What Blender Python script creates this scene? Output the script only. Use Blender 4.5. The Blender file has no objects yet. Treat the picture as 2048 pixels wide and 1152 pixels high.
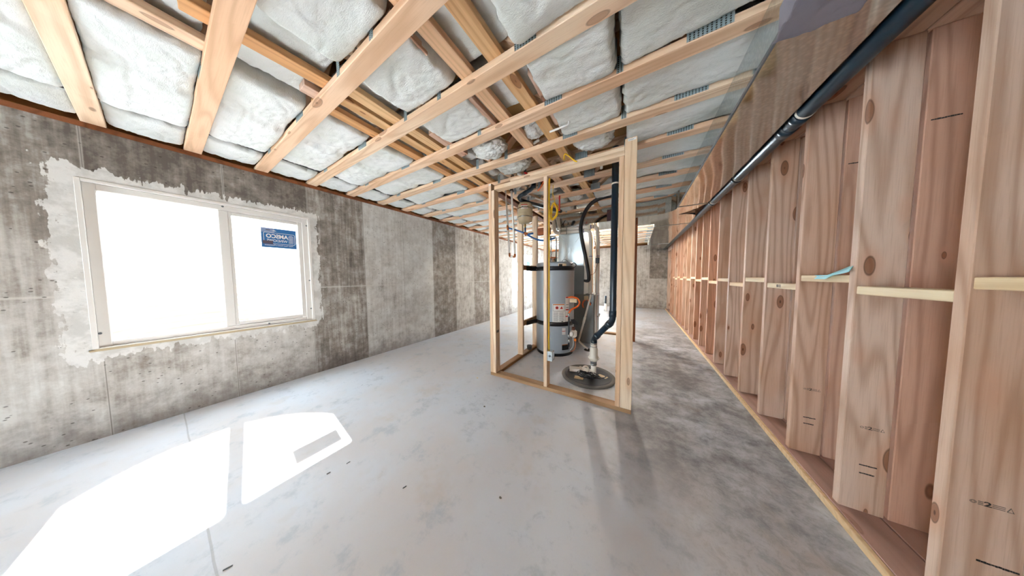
import bpy, bmesh, math, random
from mathutils import Vector, Matrix, noise
random.seed(7)
S = bpy.context.scene
C = S.collection
PI = math.pi

# ------------------------------------------------------------------ camera, sky, sun, exposure
cd = bpy.data.cameras.new('camera'); cam = bpy.data.objects.new('camera', cd); C.objects.link(cam)
cd.sensor_width = 36.0; cd.lens = 421.8 / 2048 * 36.0; cd.clip_start = 0.02
_r = Vector((0.8598, 0.5106, -0.0075)); _f = Vector((-0.5102, 0.8584, -0.0536)); _u = _r.cross(_f).normalized()
M = Matrix((( _r.x, _u.x, -_f.x, 0), (_r.y, _u.y, -_f.y, 0), (_r.z, _u.z, -_f.z, 1.208), (0, 0, 0, 1)))
cam.matrix_world = M
S.camera = cam
S.view_settings.view_transform = 'Standard'; S.view_settings.look = 'None'
S.view_settings.exposure = 0.76; S.view_settings.gamma = 1.0; S.view_settings.use_curve_mapping = False
w = bpy.data.worlds.new('world'); S.world = w; w.use_nodes = True
bg = w.node_tree.nodes['Background']; bg.inputs[0].default_value = (0.80, 0.90, 1.0, 1); bg.inputs[1].default_value = 27.0
sl = bpy.data.lights.new('sun', 'SUN'); sl.energy = 130.0; sl.angle = math.radians(0.9); sl.color = (1.0, 0.985, 0.975)
sun = bpy.data.objects.new('sun', sl); C.objects.link(sun)
sun.rotation_euler = Vector((1.77, -0.23, -1.87)).to_track_quat('-Z', 'Y').to_euler()
sun.location = (-8, 1, 8)

# ------------------------------------------------------------------ node helpers
def rgb(h, g=1.0):
    h = h.lstrip('#'); v = [int(h[i:i+2], 16) / 255 for i in (0, 2, 4)]
    return tuple(((c / 12.92) if c <= 0.04045 else ((c + 0.055) / 1.055) ** 2.4) * g for c in v) + (1,)

class NT:
    def __init__(s, name):
        s.m = bpy.data.materials.new(name); s.m.use_nodes = True; s.t = s.m.node_tree
        s.b = s.t.nodes['Principled BSDF']; s.out = s.t.nodes['Material Output']
    def n(s, typ, **kw):
        x = s.t.nodes.new(typ)
        for k, v in kw.items(): setattr(x, k, v)
        return x
    def put(s, sock, v):
        if isinstance(v, bpy.types.NodeSocket): s.t.links.new(v, sock)
        elif v is not None: sock.default_value = v
    def math(s, op, a, b=None, c=None, clamp=False):
        x = s.n('ShaderNodeMath', operation=op, use_clamp=clamp)
        for i, v in enumerate((a, b, c)):
            if v is not None: s.put(x.inputs[i], v)
        return x.outputs[0]
    def vm(s, op, a, b=None):
        x = s.n('ShaderNodeVectorMath', operation=op); s.put(x.inputs[0], a)
        if b is not None: s.put(x.inputs[1], b)
        return x.outputs[0]
    def mix(s, f, a, b, mode='MIX'):
        x = s.n('ShaderNodeMix', data_type='RGBA', blend_type=mode)
        s.put(x.inputs[0], f); s.put(x.inputs[6], a); s.put(x.inputs[7], b); return x.outputs[2]
    def obj(s): return s.n('ShaderNodeTexCoord').outputs['Object']
    def sep(s, v):
        x = s.n('ShaderNodeSeparateXYZ'); s.put(x.inputs[0], v); return x.outputs
    def comb(s, a, b, c):
        x = s.n('ShaderNodeCombineXYZ')
        for i, v in enumerate((a, b, c)): s.put(x.inputs[i], v)
        return x.outputs[0]
    def noise(s, v, scale=1.0, det=2.0, rough=0.5, dist=0.0):
        x = s.n('ShaderNodeTexNoise'); s.put(x.inputs['Vector'], v)
        x.inputs['Scale'].default_value = scale; x.inputs['Detail'].default_value = det
        x.inputs['Roughness'].default_value = rough; x.inputs['Distortion'].default_value = dist
        return x.outputs['Fac']
    def vor(s, v, scale=1.0, feature='F1'):
        x = s.n('ShaderNodeTexVoronoi', feature=feature); s.put(x.inputs['Vector'], v); x.inputs['Scale'].default_value = scale
        return x.outputs['Distance']
    def rnd(s): return s.n('ShaderNodeObjectInfo').outputs['Random']
    def ramp(s, f, a, b):                       # smooth step from a to b
        x = s.n('ShaderNodeMapRange', interpolation_type='SMOOTHSTEP'); s.put(x.inputs[0], f)
        s.put(x.inputs[1], a); s.put(x.inputs[2], b); return x.outputs[0]
    def cr(s, f, stops, interp='LINEAR'):
        x = s.n('ShaderNodeValToRGB'); s.put(x.inputs[0], f); r = x.color_ramp; r.interpolation = interp
        while len(r.elements) < len(stops): r.elements.new(0.5)
        for e, (p, c) in zip(r.elements, stops): e.position = p; e.color = c
        return x.outputs[0]
    def bump(s, h, strength=0.3, dist=0.002):
        x = s.n('ShaderNodeBump'); s.put(x.inputs['Height'], h); x.inputs['Strength'].default_value = strength
        x.inputs['Distance'].default_value = dist; s.t.links.new(x.outputs[0], s.b.inputs['Normal'])
    def fin(s, col, rough=0.6, metal=0.0, spec=None):
        s.put(s.b.inputs['Base Color'], col); s.put(s.b.inputs['Roughness'], rough); s.b.inputs['Metallic'].default_value = metal
        if spec is not None: s.b.inputs['Specular IOR Level'].default_value = spec
        return s.m

def flat(name, col, rough=0.5, metal=0.0, spec=None, var=0.06):
    t = NT(name); o = t.obj(); f = t.noise(o, 9.0, 3.0)
    c = rgb(col) if isinstance(col, str) else col
    lo = tuple(x * (1 - var) for x in c[:3]) + (1,); hi = tuple(min(1, x * (1 + var)) for x in c[:3]) + (1,)
    return t.fin(t.mix(f, lo, hi), rough, metal, spec)

def wood(name, light, mid, dark, redder, knot='#7a4423', rings=85.0, knots=1.0, varr=1.0):
    """sawn softwood, grain along the local X axis of the board"""
    t = NT(name); o = t.obj(); r = t.rnd()
    off = t.comb(t.math('MULTIPLY', r, 37.0), t.math('MULTIPLY', r, 91.0), t.math('MULTIPLY', r, 53.0))
    s0 = t.vm('ADD', o, off)
    kv = t.vm('MULTIPLY', s0, (3.0, 8.5, 8.5))
    vr = t.n('ShaderNodeTexVoronoi'); t.put(vr.inputs['Vector'], kv); vr.inputs['Scale'].default_value = 1.0; kd0 = vr.outputs['Distance']
    kd = t.math('DIVIDE', kd0, t.math('MULTIPLY_ADD', t.sep(vr.outputs['Color'])[0], 1.0, 0.4))
    base = t.noise(t.vm('MULTIPLY', s0, (0.38, 5.0, 5.0)), 1.0, 2.0, 0.4)
    ph = t.math('ADD', t.math('MULTIPLY', base, rings), t.math('DIVIDE', 0.30, t.math('ADD', kd, 0.08)))
    ring = t.math('MULTIPLY_ADD', t.math('SINE', ph), 0.5, 0.5)
    ring = t.math('POWER', ring, 2.2)
    fib = t.noise(t.vm('MULTIPLY', s0, (6.0, 240.0, 240.0)), 1.0, 2.0, 0.6)
    blot = t.noise(t.vm('MULTIPLY', s0, (1.1, 3.5, 3.5)), 1.0, 3.0, 0.55)
    c = t.mix(t.ramp(blot, 0.35, 0.68), rgb(light), rgb(mid))
    c = t.mix(t.math('MULTIPLY', t.ramp(t.math('FRACT', t.math('MULTIPLY', r, 7.31)), 0.45, 1.0), 0.75 * varr), c, rgb(redder))
    c = t.mix(t.math('MULTIPLY', ring, 0.48), c, rgb(dark))
    c = t.mix(t.math('MULTIPLY', t.ramp(fib, 0.45, 0.75), 0.22), c, rgb(dark))
    km = t.ramp(kd, 0.15, 0.10); halo = t.ramp(kd, 0.36, 0.12)
    c = t.mix(t.math('MULTIPLY', halo, 0.45 * knots), c, rgb(redder))
    c = t.mix(t.math('MULTIPLY', km, 0.72 * knots), c, rgb(knot))
    c = t.mix(t.math('MULTIPLY', t.ramp(kd, 0.045, 0.02), 0.7 * knots), c, rgb('#3a2416'))
    c = t.mix(t.math('MULTIPLY', t.math('MULTIPLY', t.ramp(kd, 0.105, 0.125), t.ramp(kd, 0.15, 0.128)), 0.6 * knots), c, rgb('#4a2b18'))
    t.bump(t.math('ADD', t.math('MULTIPLY', fib, 0.6), ring), 0.25, 0.0009)
    return t.fin(c, 0.62, 0.0, 0.3)

M_STUD = wood('stud_wood', '#dcc3b0', '#cca88e', '#9a7254', '#cc987a')
M_BACK = wood('back_stud_wood', '#d8bba6', '#c9a48b', '#97705a', '#c8937a', varr=0.7)
M_TRUSS = wood('truss_wood', '#efd5b8', '#e6c3a0', '#c0936e', '#e4b692', knots=0.7)
M_FRAME = wood('frame_wood', '#ecd7bd', '#e2c4a2', '#ba9370', '#e0b48c', knots=0.8)
M_PLATE = wood('plate_wood', '#bda69c', '#a98f86', '#8b7068', '#b08878', rings=40, knots=0.4)
M_SILL = wood('treated_sill_wood', '#8a5230', '#74401f', '#4c2814', '#944f26', rings=40, knots=0.4)
M_TREAT = wood('treated_plate_wood', '#b3906d', '#9c7852', '#77532f', '#a27040', rings=40, knots=0.6)
M_BLOCK = wood('block_wood', '#ecdcbb', '#e4cda4', '#c5a478', '#dfbd90', knots=0.3)
M_STRONG = wood('brace_wood', '#e2bd8e', '#d6a972', '#ac7c4c', '#d39a66', knots=0.9)
M_OSB = wood('subfloor_wood', '#c8a06a', '#b48a55', '#8a6236', '#b07a45', rings=20, knots=0.0)
M_CREAM = flat('cream_wood_end', '#e7d5b4')

def concrete(name, ax, windows=()):
    t = NT(name); o = t.obj(); x, y, z = t.sep(o)
    h = y if ax == 'Y' else x
    p = t.math('DIVIDE', t.math('ADD', h, 0.235), 0.61)
    fl = t.math('FLOOR', p); fr = t.math('SUBTRACT', p, fl)
    wn = t.n('ShaderNodeTexWhiteNoise', noise_dimensions='1D'); t.put(wn.inputs['W'], t.math('ADD', fl, 3.7)); rv = wn.outputs['Value']
    big = t.noise(o, 1.3, 4.0, 0.6)
    hv = t.comb(h, z, 0.0)
    streak = t.noise(t.vm('MULTIPLY', hv, (28.0, 1.6, 1.0)), 1.0, 3.0, 0.6)
    horiz = t.noise(t.vm('MULTIPLY', hv, (2.0, 16.0, 1.0)), 1.0, 3.0, 0.6)
    fine = t.noise(o, 60.0, 4.0, 0.7)
    med = t.noise(o, 9.0, 5.0, 0.65)
    if ax == 'Y':     # panel tones along the wall as photographed: index -1 .. 14
        tones = {-3: .45, -2: .5, -1: .52, 0: .45, 1: .40, 2: .32, 3: .82, 4: .80, 5: .30, 6: .62, 7: .35, 8: .55, 9: .6, 10: .9, 11: .5}
    else:
        tones = {-6: .6, -5: .7, -4: .5, -3: .72, -2: .6, -1: .66, 0: .7, 1: .22, 2: .6}
    idx = t.math('DIVIDE', t.math('ADD', fl, 8.5), 24.0)
    stops = [(0.0, (.5, .5, .5, 1))] + [((k + 8) / 24.0, (v, v, v, 1)) for k, v in sorted(tones.items())]
    tone = t.cr(idx, stops, 'CONSTANT')
    tone = t.sep(tone)[0]
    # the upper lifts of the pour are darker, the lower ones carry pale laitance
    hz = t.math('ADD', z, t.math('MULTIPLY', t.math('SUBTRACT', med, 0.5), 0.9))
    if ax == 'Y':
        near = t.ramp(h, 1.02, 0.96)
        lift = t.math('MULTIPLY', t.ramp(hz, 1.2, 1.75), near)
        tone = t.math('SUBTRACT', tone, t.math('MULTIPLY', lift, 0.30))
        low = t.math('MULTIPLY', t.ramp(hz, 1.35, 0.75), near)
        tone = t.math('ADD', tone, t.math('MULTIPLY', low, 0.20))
    else:
        tone = t.math('ADD', tone, t.math('MULTIPLY', t.ramp(z, 1.12, 1.08), t.math('SUBTRACT', 0.62, tone)))
    v = t.math('ADD', tone, t.math('MULTIPLY', t.math('SUBTRACT', big, 0.5), 0.9))
    v = t.math('ADD', v, t.math('MULTIPLY', t.math('SUBTRACT', streak, 0.5), t.math('MULTIPLY_ADD', rv, 0.7, 0.25)))
    v = t.math('ADD', v, t.math('MULTIPLY', t.math('SUBTRACT', med, 0.5), 1.1))
    v = t.math('ADD', v, t.math('MULTIPLY', t.math('SUBTRACT', fine, 0.5), 0.35))
    c = t.cr(v, [(0.0, rgb('#655d56')), (0.3, rgb('#8d857c')), (0.6, rgb('#b5b0a9')), (1.0, rgb('#d2d0cb'))])
    # darker towards the foot, with a noisy edge
    c = t.mix(t.math('MULTIPLY', t.ramp(t.math('ADD', z, t.math('MULTIPLY', t.math('SUBTRACT', med, .5), .5)), 0.3, 0.0), 0.45), c, rgb('#6e6460'))
    # form joints
    seam = t.math('LESS_THAN', t.math('ABSOLUTE', t.math('SUBTRACT', fr, 0.5)), 10.0)
    e = t.math('MINIMUM', fr, t.math('SUBTRACT', 1.0, fr))
    sj = t.ramp(e, 0.016, 0.004)
    hj = t.math('MULTIPLY', t.ramp(t.math('ABSOLUTE', t.math('SUBTRACT', z, 1.09)), 0.012, 0.003), t.math('GREATER_THAN', rv, 0.45))
    c = t.mix(t.math('MULTIPLY', sj, 0.5), c, rgb('#c9c5bd'))
    c = t.mix(t.math('MULTIPLY', t.ramp(e, 0.006, 0.002), 0.6), c, rgb('#5b554d'))
    c = t.mix(t.math('MULTIPLY', hj, 0.55), c, rgb('#cbc7bf'))
    # bug holes and honeycomb dashes
    bh = t.vor(t.vm('MULTIPLY', hv, (20.0, 34.0, 1.0)), 1.0)
    bm_ = t.math('MULTIPLY', t.ramp(bh, 0.17, 0.10), t.math('GREATER_THAN', t.noise(o, 4.0, 2.0), 0.5))
    c = t.mix(t.math('MULTIPLY', bm_, 0.7), c, rgb('#403a34'))
    c = t.mix(t.math('MULTIPLY', t.ramp(horiz, 0.66, 0.78), 0.35), c, rgb('#5e564d'))
    mask = None
    for (yc, zc, hw, hh) in windows:        # mortar smeared around the window bucks
        dy = t.math('SUBTRACT', t.math('ABSOLUTE', t.math('SUBTRACT', h, yc)), hw)
        dz = t.math('SUBTRACT', t.math('ABSOLUTE', t.math('SUBTRACT', z, zc)), hh)
        d = t.math('MAXIMUM', dy, dz)
        edge = t.noise(t.vm('MULTIPLY', hv, (9.0, 5.0, 1.0)), 1.0, 5.0, 0.65)
        drip = t.noise(t.vm('MULTIPLY', hv, (42.0, 6.0, 1.0)), 1.0, 2.0, 0.5)
        lim = t.math('MULTIPLY', t.math('SUBTRACT', t.math('MULTIPLY_ADD', drip, 0.5, t.math('MULTIPLY', edge, 0.9)), 0.46), 0.26)
        left = t.math('MULTIPLY', t.ramp(h, yc - hw + 0.1, yc - hw - 0.02), 0.035)
        lim = t.math('ADD', lim, left)
        mk_ = t.ramp(t.math('SUBTRACT', lim, d), -0.003, 0.006)
        mask = mk_ if mask is None else t.math('MAXIMUM', mask, mk_)
    if mask is not None:
        wc = t.mix(t.ramp(med, 0.4, 0.62), rgb('#c4c2bd'), rgb('#dad8d4'))
        c = t.mix(mask, c, wc)
    hgt = t.math('ADD', t.math('MULTIPLY', med, 0.8), t.math('SUBTRACT', t.math('MULTIPLY', fine, 0.35), t.math('MULTIPLY', bm_, 0.8)))
    t.bump(hgt, 0.5, 0.004)
    return t.fin(c, 0.85, 0.0, 0.2)

WIN1 = (0.365, 1.315, 0.635, 0.635); WIN2 = (6.79, 1.315, 0.635, 0.635)
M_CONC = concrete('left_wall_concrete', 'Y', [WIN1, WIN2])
M_CONCX = concrete('end_wall_concrete', 'X')

def floor_mat():
    t = NT('floor_concrete'); o = t.obj(); x, y, z = t.sep(o)
    big = t.noise(o, 0.9, 4.0, 0.6); med = t.noise(o, 5.0, 6.0, 0.72); fine = t.noise(o, 38.0, 5.0, 0.75)
    tread = t.noise(o, 14.0, 6.0, 0.8, 0.6)
    c = t.mix(t.ramp(big, 0.35, 0.65), rgb('#ccd2db'), rgb('#cac7c8'))
    c = t.mix(t.math('MULTIPLY', t.ramp(med, 0.52, 0.68), 0.55), c, rgb('#a3adb6'))
    c = t.mix(t.math('MULTIPLY', t.math('MULTIPLY', t.ramp(tread, 0.55, 0.66), t.ramp(big, 0.5, 0.36)), 0.5), c, rgb('#8592a0'))
    c = t.mix(t.math('MULTIPLY', t.ramp(fine, 0.62, 0.74), 0.35), c, rgb('#d9d6cf'))
    # grey staining; also paints the posts' soft shadows into the slab colour
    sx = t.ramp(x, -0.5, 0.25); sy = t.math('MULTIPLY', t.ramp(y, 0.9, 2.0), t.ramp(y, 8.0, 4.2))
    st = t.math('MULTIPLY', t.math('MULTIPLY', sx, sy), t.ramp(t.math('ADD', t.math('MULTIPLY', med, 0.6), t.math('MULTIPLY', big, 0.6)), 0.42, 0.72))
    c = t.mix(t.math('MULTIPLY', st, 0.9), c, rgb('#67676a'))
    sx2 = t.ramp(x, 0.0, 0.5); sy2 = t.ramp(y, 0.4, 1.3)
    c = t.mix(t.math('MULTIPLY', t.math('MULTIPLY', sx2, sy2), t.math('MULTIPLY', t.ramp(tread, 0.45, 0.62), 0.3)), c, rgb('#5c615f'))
    tan = t.math('MULTIPLY', t.ramp(t.noise(o, 2.3, 4.0, 0.7), 0.55, 0.7), 0.2)
    c = t.mix(tan, c, rgb('#b39f83'))
    # saw-cut control joint
    jw = t.math('ADD', y, t.math('MULTIPLY', t.math('SUBTRACT', t.noise(o, 6.0, 2.0), 0.5), 0.008))
    j = t.ramp(t.math('ABSOLUTE', t.math('SUBTRACT', jw, 0.066)), 0.005, 0.002)
    c = t.mix(t.math('MULTIPLY', j, 0.35), c, rgb('#6c6a66'))
    t.bump(t.math('SUBTRACT', t.math('ADD', t.math('MULTIPLY', med, 0.5), t.math('MULTIPLY', fine, 0.2)), j), 0.3, 0.003)
    return t.fin(c, t.math('MULTIPLY_ADD', med, -0.25, 0.66), 0.0, 0.35)
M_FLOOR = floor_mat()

def fluff():
    t = NT('white_fibreglass'); o = t.obj(); r = t.rnd()
    s0 = t.vm('ADD', o, t.comb(t.math('MULTIPLY', r, 20.0), t.math('MULTIPLY', r, 31.0), 0.0))
    a = t.noise(s0, 3.0, 4.0, 0.6); b = t.noise(t.vm('MULTIPLY', s0, (60.0, 150.0, 150.0)), 1.0, 4.0, 0.7); m = t.noise(s0, 22.0, 5.0, 0.7, 0.5)
    c = t.mix(t.ramp(a, 0.35, 0.7), rgb('#eef0ee'), rgb('#e3e7e1'))
    c = t.mix(t.math('MULTIPLY', t.ramp(m, 0.6, 0.75), 0.3), c, rgb('#c6cbbf'))
    hair = t.noise(t.vm('MULTIPLY', s0, (35.0, 120.0, 60.0)), 1.0, 6.0, 0.8, 1.2)
    t.bump(t.math('ADD', t.math('ADD', t.math('MULTIPLY', b, 0.5), t.math('MULTIPLY', m, 0.7)), t.math('MULTIPLY', hair, 0.9)), 0.7, 0.007)
    return t.fin(c, 0.95, 0.0, 0.05)
M_FLUFF = fluff()

def galv(name='galvanised_steel', col='#d3d8d8', rough=0.12):
    t = NT(name); o = t.obj()
    sp = t.vor(o, 60.0); wob = t.noise(o, 2.2, 0.0); wf = t.noise(t.vm('MULTIPLY', o, (3.0, 1.2, 3.0)), 1.0, 0.0)
    c = t.mix(t.ramp(sp, 0.1, 0.7), rgb(col), rgb('#c0c8ca'))
    t.bump(t.math('ADD', wob, wf), 0.5, 0.012)
    return t.fin(c, t.math('MULTIPLY_ADD', t.noise(o, 2.0, 1.0), 0.06, rough - 0.06), 1.0)
M_GALV = galv()
M_PLEN = galv('dull_plenum_steel', '#b9c4c8', 0.38)
M_GALVB = galv('bright_galvanised_steel', '#d2dcdf', 0.3)

def gusset_mat():
    t = NT('nail_plate_steel'); o = t.obj(); x, y, z = t.sep(o)
    fx = t.math('FRACT', t.math('MULTIPLY', x, 62.0)); fz = t.math('FRACT', t.math('MULTIPLY', z, 95.0))
    slot = t.math('MULTIPLY', t.math('LESS_THAN', t.math('ABSOLUTE', t.math('SUBTRACT', fx, 0.5)), 0.2), t.math('LESS_THAN', t.math('ABSOLUTE', t.math('SUBTRACT', fz, 0.5)), 0.34))
    c = t.mix(slot, rgb('#aab9bd'), rgb('#3b3a37'))
    return t.fin(c, 0.42, 0.55)
M_GUSS = gusset_mat()

M_ABS = flat('black_abs_plastic', '#142a38', 0.28, 0, 0.6)
M_BLACK = flat('black_rubber', '#14151a', 0.5)
M_STRAPB = flat('black_steel_strap', '#14161b', 0.4)
M_VINYL = flat('white_vinyl', '#dad6d0', 0.45, 0, 0.4, 0.02)
M_PVC = flat('cream_pvc', '#e3dccf', 0.35, 0, 0.4, 0.03)
M_WPIPE = flat('white_pex_pipe', '#e9e6e0', 0.35, 0, 0.4, 0.03)
M_COPPER = flat('copper_fitting', '#b5693d', 0.35, 0.8)
M_BLUE = flat('blue_pex_pipe', '#14528e', 0.35)
M_RED = flat('red_pex_pipe', '#c01c14', 0.35)
M_ORANGE = flat('orange_pipe', '#e0621a', 0.4)
M_YEL = flat('yellow_cable', '#e2b312', 0.4)
M_BEIGE = flat('beige_enamel', '#cdbb98', 0.3, 0, 0.5, 0.03)
M_TANK = flat('grey_tank_enamel', '#a7b0b8', 0.3, 0, 0.5, 0.02)
M_CAB = flat('grey_cabinet_enamel', '#8f999f', 0.35, 0.1, 0.5, 0.03)
M_CABD = flat('dark_grey_cabinet_enamel', '#7a7d7c', 0.4, 0.1, 0.5, 0.04)
M_PAPER = flat('white_paper', '#ece9e4', 0.7, 0, 0.2, 0.02)
M_INK = flat('black_ink', '#2a2826', 0.7)
M_INKG = flat('faded_ink', '#6d655c', 0.8)
M_REDINK = flat('red_ink', '#c2281f', 0.6)
M_ORINK = flat('orange_ink', '#e07a1c', 0.6)
M_STKB = flat('blue_sticker', '#2f6aa3', 0.5, 0, 0.3, 0.03)
M_STKD = flat('dark_sticker_patch', '#4b4352', 0.5)
M_STKL = flat('pale_blue_sticker_patch', '#7f93b8', 0.5)
M_BLUEP = flat('turquoise_film', '#8fcfd9', 0.5, 0, 0.3, 0.04)
M_LID = flat('dark_pit_lid_plastic', '#55575c', 0.55, 0, 0.3, 0.15)
M_RING = flat('grey_lid_rim_plastic', '#6f6d69', 0.6, 0, 0.3, 0.1)
M_BRASS = flat('brass', '#a98a4a', 0.35, 0.8)
M_SEAL = flat('grey_duct_mastic', '#8a8792', 0.75, 0, 0.2, 0.08)
M_GREYP = flat('grey_plastic', '#64686c', 0.5)
M_DRAIN = flat('drain_dark', '#20201f', 0.9)
M_TRACK = flat('tan_sill_track', '#b3a283', 0.6)
M_PURPLE = flat('purple_primer', '#3a2fa0', 0.5)
M_BROWN = flat('brown_wire', '#6b3a25', 0.5)
M_GRAVEL = flat('well_gravel', '#b9a793', 0.95, 0, 0.1, 0.2)
M_CEDAR = flat('soil', '#8c7a66', 0.95)

def well_mat():
    t = NT('corrugated_well_steel'); o = t.obj(); a = t.noise(t.vm('MULTIPLY', o, (3.0, 3.0, 20.0)), 1.0, 3.0)
    c = t.mix(a, rgb('#b9b9b8'), rgb('#a29d98')); return t.fin(c, 0.6, 0.0, 0.3)
M_WELL = well_mat()

def glass_mat():
    t = NT('window_glass'); tr = t.n('ShaderNodeBsdfTransparent'); gl = t.n('ShaderNodeBsdfGlossy'); mx = t.n('ShaderNodeMixShader')
    lw = t.n('ShaderNodeFresnel'); lw.inputs['IOR'].default_value = 1.45
    tr.inputs[0].default_value = (0.96, 0.975, 0.97, 1); gl.inputs['Roughness'].default_value = 0.02
    t.put(mx.inputs[0], t.math('MULTIPLY', lw.outputs[0], 0.6)); t.t.links.new(tr.outputs[0], mx.inputs[1]); t.t.links.new(gl.outputs[0], mx.inputs[2])
    t.t.links.new(mx.outputs[0], t.out.inputs[0]); return t.m
M_GLASS = glass_mat()

# ------------------------------------------------------------------ mesh helpers
def box_bm(x0, x1, y0, y1, z0, z1, bev=0.0, bm=None, seg=1):
    own = bm is None
    if own: bm = bmesh.new()
    r = bmesh.ops.create_cube(bm, size=1.0)
    for v in r['verts']:
        v.co = Vector((x0 + (v.co.x + .5) * (x1 - x0), y0 + (v.co.y + .5) * (y1 - y0), z0 + (v.co.z + .5) * (z1 - z0)))
    if bev:
        es = {e for v in r['verts'] for e in v.link_edges}
        bmesh.ops.bevel(bm, geom=list(es), offset=bev, segments=seg, affect='EDGES')
    return bm

def mesh_of(bm, name, mat, smooth=False):
    me = bpy.data.meshes.new(name); bmesh.ops.recalc_face_normals(bm, faces=bm.faces); bm.to_mesh(me); bm.free()
    if mat: me.materials.append(mat)
    if smooth:
        for p in me.polygons: p.use_smooth = True
    return me

def link(name, me, parent=None, loc=(0, 0, 0), rot=(0, 0, 0)):
    o = bpy.data.objects.new(name, me); C.objects.link(o); o.location = loc; o.rotation_euler = rot
    if parent: o.parent = parent
    return o

def obj(name, bm, mat, parent=None, loc=(0, 0, 0), rot=(0, 0, 0), smooth=False):
    return link(name, mesh_of(bm, name, mat, smooth), parent, loc, rot)

def tag(o, label, cat, group=None, kind=None):
    o['label'] = label; o['category'] = cat
    if group: o['group'] = group
    if kind: o['kind'] = kind
    return o

def empty(name, loc=(0, 0, 0)):
    o = bpy.data.objects.new(name, None); C.objects.link(o); o.location = loc; o.empty_display_size = 0.05; return o

def struct(o): o['kind'] = 'structure'; return o

def smooth_path(pts, n=8):
    P = [Vector(p) for p in pts]; out = []
    for i in range(len(P) - 1):
        a = P[i - 1] if i else P[0]; b = P[i]; c = P[i + 1]; d = P[i + 2] if i + 2 < len(P) else P[-1]
        for k in range(n):
            t = k / n
            out.append(0.5 * ((2 * b) + (c - a) * t + (2 * a - 5 * b + 4 * c - d) * t * t + (3 * b - a - 3 * c + d) * t ** 3))
    out.append(P[-1]); return out

def fillet(pts, r, n=5):
    P = [Vector(p) for p in pts]; out = [P[0]]
    for i in range(1, len(P) - 1):
        a = (P[i - 1] - P[i]); b = (P[i + 1] - P[i]); rr = min(r, a.length * .45, b.length * .45)
        p0 = P[i] + a.normalized() * rr; p2 = P[i] + b.normalized() * rr
        for k in range(n + 1):
            t = k / n; out.append((1 - t) ** 2 * p0 + 2 * t * (1 - t) * P[i] + t * t * p2)
    out.append(P[-1]); return out

def tube_bm(pts, r, seg=14, bm=None, cap=True):
    own = bm is None
    if own: bm = bmesh.new()
    P = [Vector(p) for p in pts]; rings = []
    t0 = (P[1] - P[0]).normalized(); up = Vector((0, 0, 1)) if abs(t0.z) < .9 else Vector((1, 0, 0))
    nrm = (up - t0 * up.dot(t0)).normalized()
    for i, p in enumerate(P):
        t = (P[min(i + 1, len(P) - 1)] - P[max(i - 1, 0)]).normalized()
        nrm = (nrm - t * nrm.dot(t)).normalized(); b = t.cross(nrm)
        rr = r[i] if isinstance(r, (list, tuple)) else r
        rings.append([bm.verts.new(p + (nrm * math.cos(a) + b * math.sin(a)) * rr) for a in [2 * PI * k / seg for k in range(seg)]])
    for a, b in zip(rings, rings[1:]):
        for k in range(seg): bm.faces.new((a[k], a[(k + 1) % seg], b[(k + 1) % seg], b[k]))
    if cap: bm.faces.new(rings[0][::-1]); bm.faces.new(rings[-1])
    return bm

def lathe_bm(prof, seg=48, bm=None, c=(0, 0, 0)):
    own = bm is None
    if own: bm = bmesh.new()
    rings = []
    for r, z in prof:
        if r < 1e-6: rings.append([bm.verts.new((c[0], c[1], c[2] + z))])
        else: rings.append([bm.verts.new((c[0] + r * math.cos(2 * PI * k / seg), c[1] + r * math.sin(2 * PI * k / seg), c[2] + z)) for k in range(seg)])
    for a, b in zip(rings, rings[1:]):
        for k in range(seg):
            k2 = (k + 1) % seg
            if len(a) == 1 and len(b) == 1: continue
            if len(a) == 1: bm.faces.new((a[0], b[k2], b[k]))
            elif len(b) == 1: bm.faces.new((a[k], a[k2], b[0]))
            else: bm.faces.new((a[k], a[k2], b[k2], b[k]))
    return bm

def prism_bm(outline, z0, z1, bm=None):
    own = bm is None
    if own: bm = bmesh.new()
    lo = [bm.verts.new((x, y, z0)) for x, y in outline]; hi = [bm.verts.new((x, y, z1)) for x, y in outline]
    bm.faces.new(lo[::-1]); bm.faces.new(hi)
    for i in range(len(lo)):
        j = (i + 1) % len(lo); bm.faces.new((lo[i], lo[j], hi[j], hi[i]))
    return bm

_bc = {}
def board_mesh(L, W, T, mat, name='board', wavy=0.0):
    """lumber along local +X, width W along Y, thickness T along Z, corner at origin"""
    k = (round(L, 3), round(W, 3), round(T, 3), mat.name, wavy)
    if k not in _bc:
        bm = box_bm(0, L, 0, W, 0, T, 0.0028)
        _bc[k] = mesh_of(bm, name, mat)
    return _bc[k]
RV = (0, -PI / 2, 0)          # local X -> world +Z, local Z -> world -X
def board(name, L, W, T, mat, parent, loc, rot=(0, 0, 0)):
    return link(name, board_mesh(L, W, T, mat, name), parent, loc, rot)
def vstud(name, x0, y0, z0, L, dx, dy, mat, parent=None):
    """vertical board occupying x0..x0+dx, y0..y0+dy, z0..z0+L"""
    return board(name, L, dy, dx, mat, parent, (x0 + dx, y0, z0), RV)
def yboard(name, x0, y0, z0, L, dx, dz, mat, parent=None):
    """board along world Y"""
    return board(name, L, dx, dz, mat, parent, (x0 + dx, y0, z0), (0, 0, PI / 2))
def xboard(name, x0, y0, z0, L, dy, dz, mat, parent=None):
    return board(name, L, dy, dz, mat, parent, (x0, y0, z0))

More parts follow.
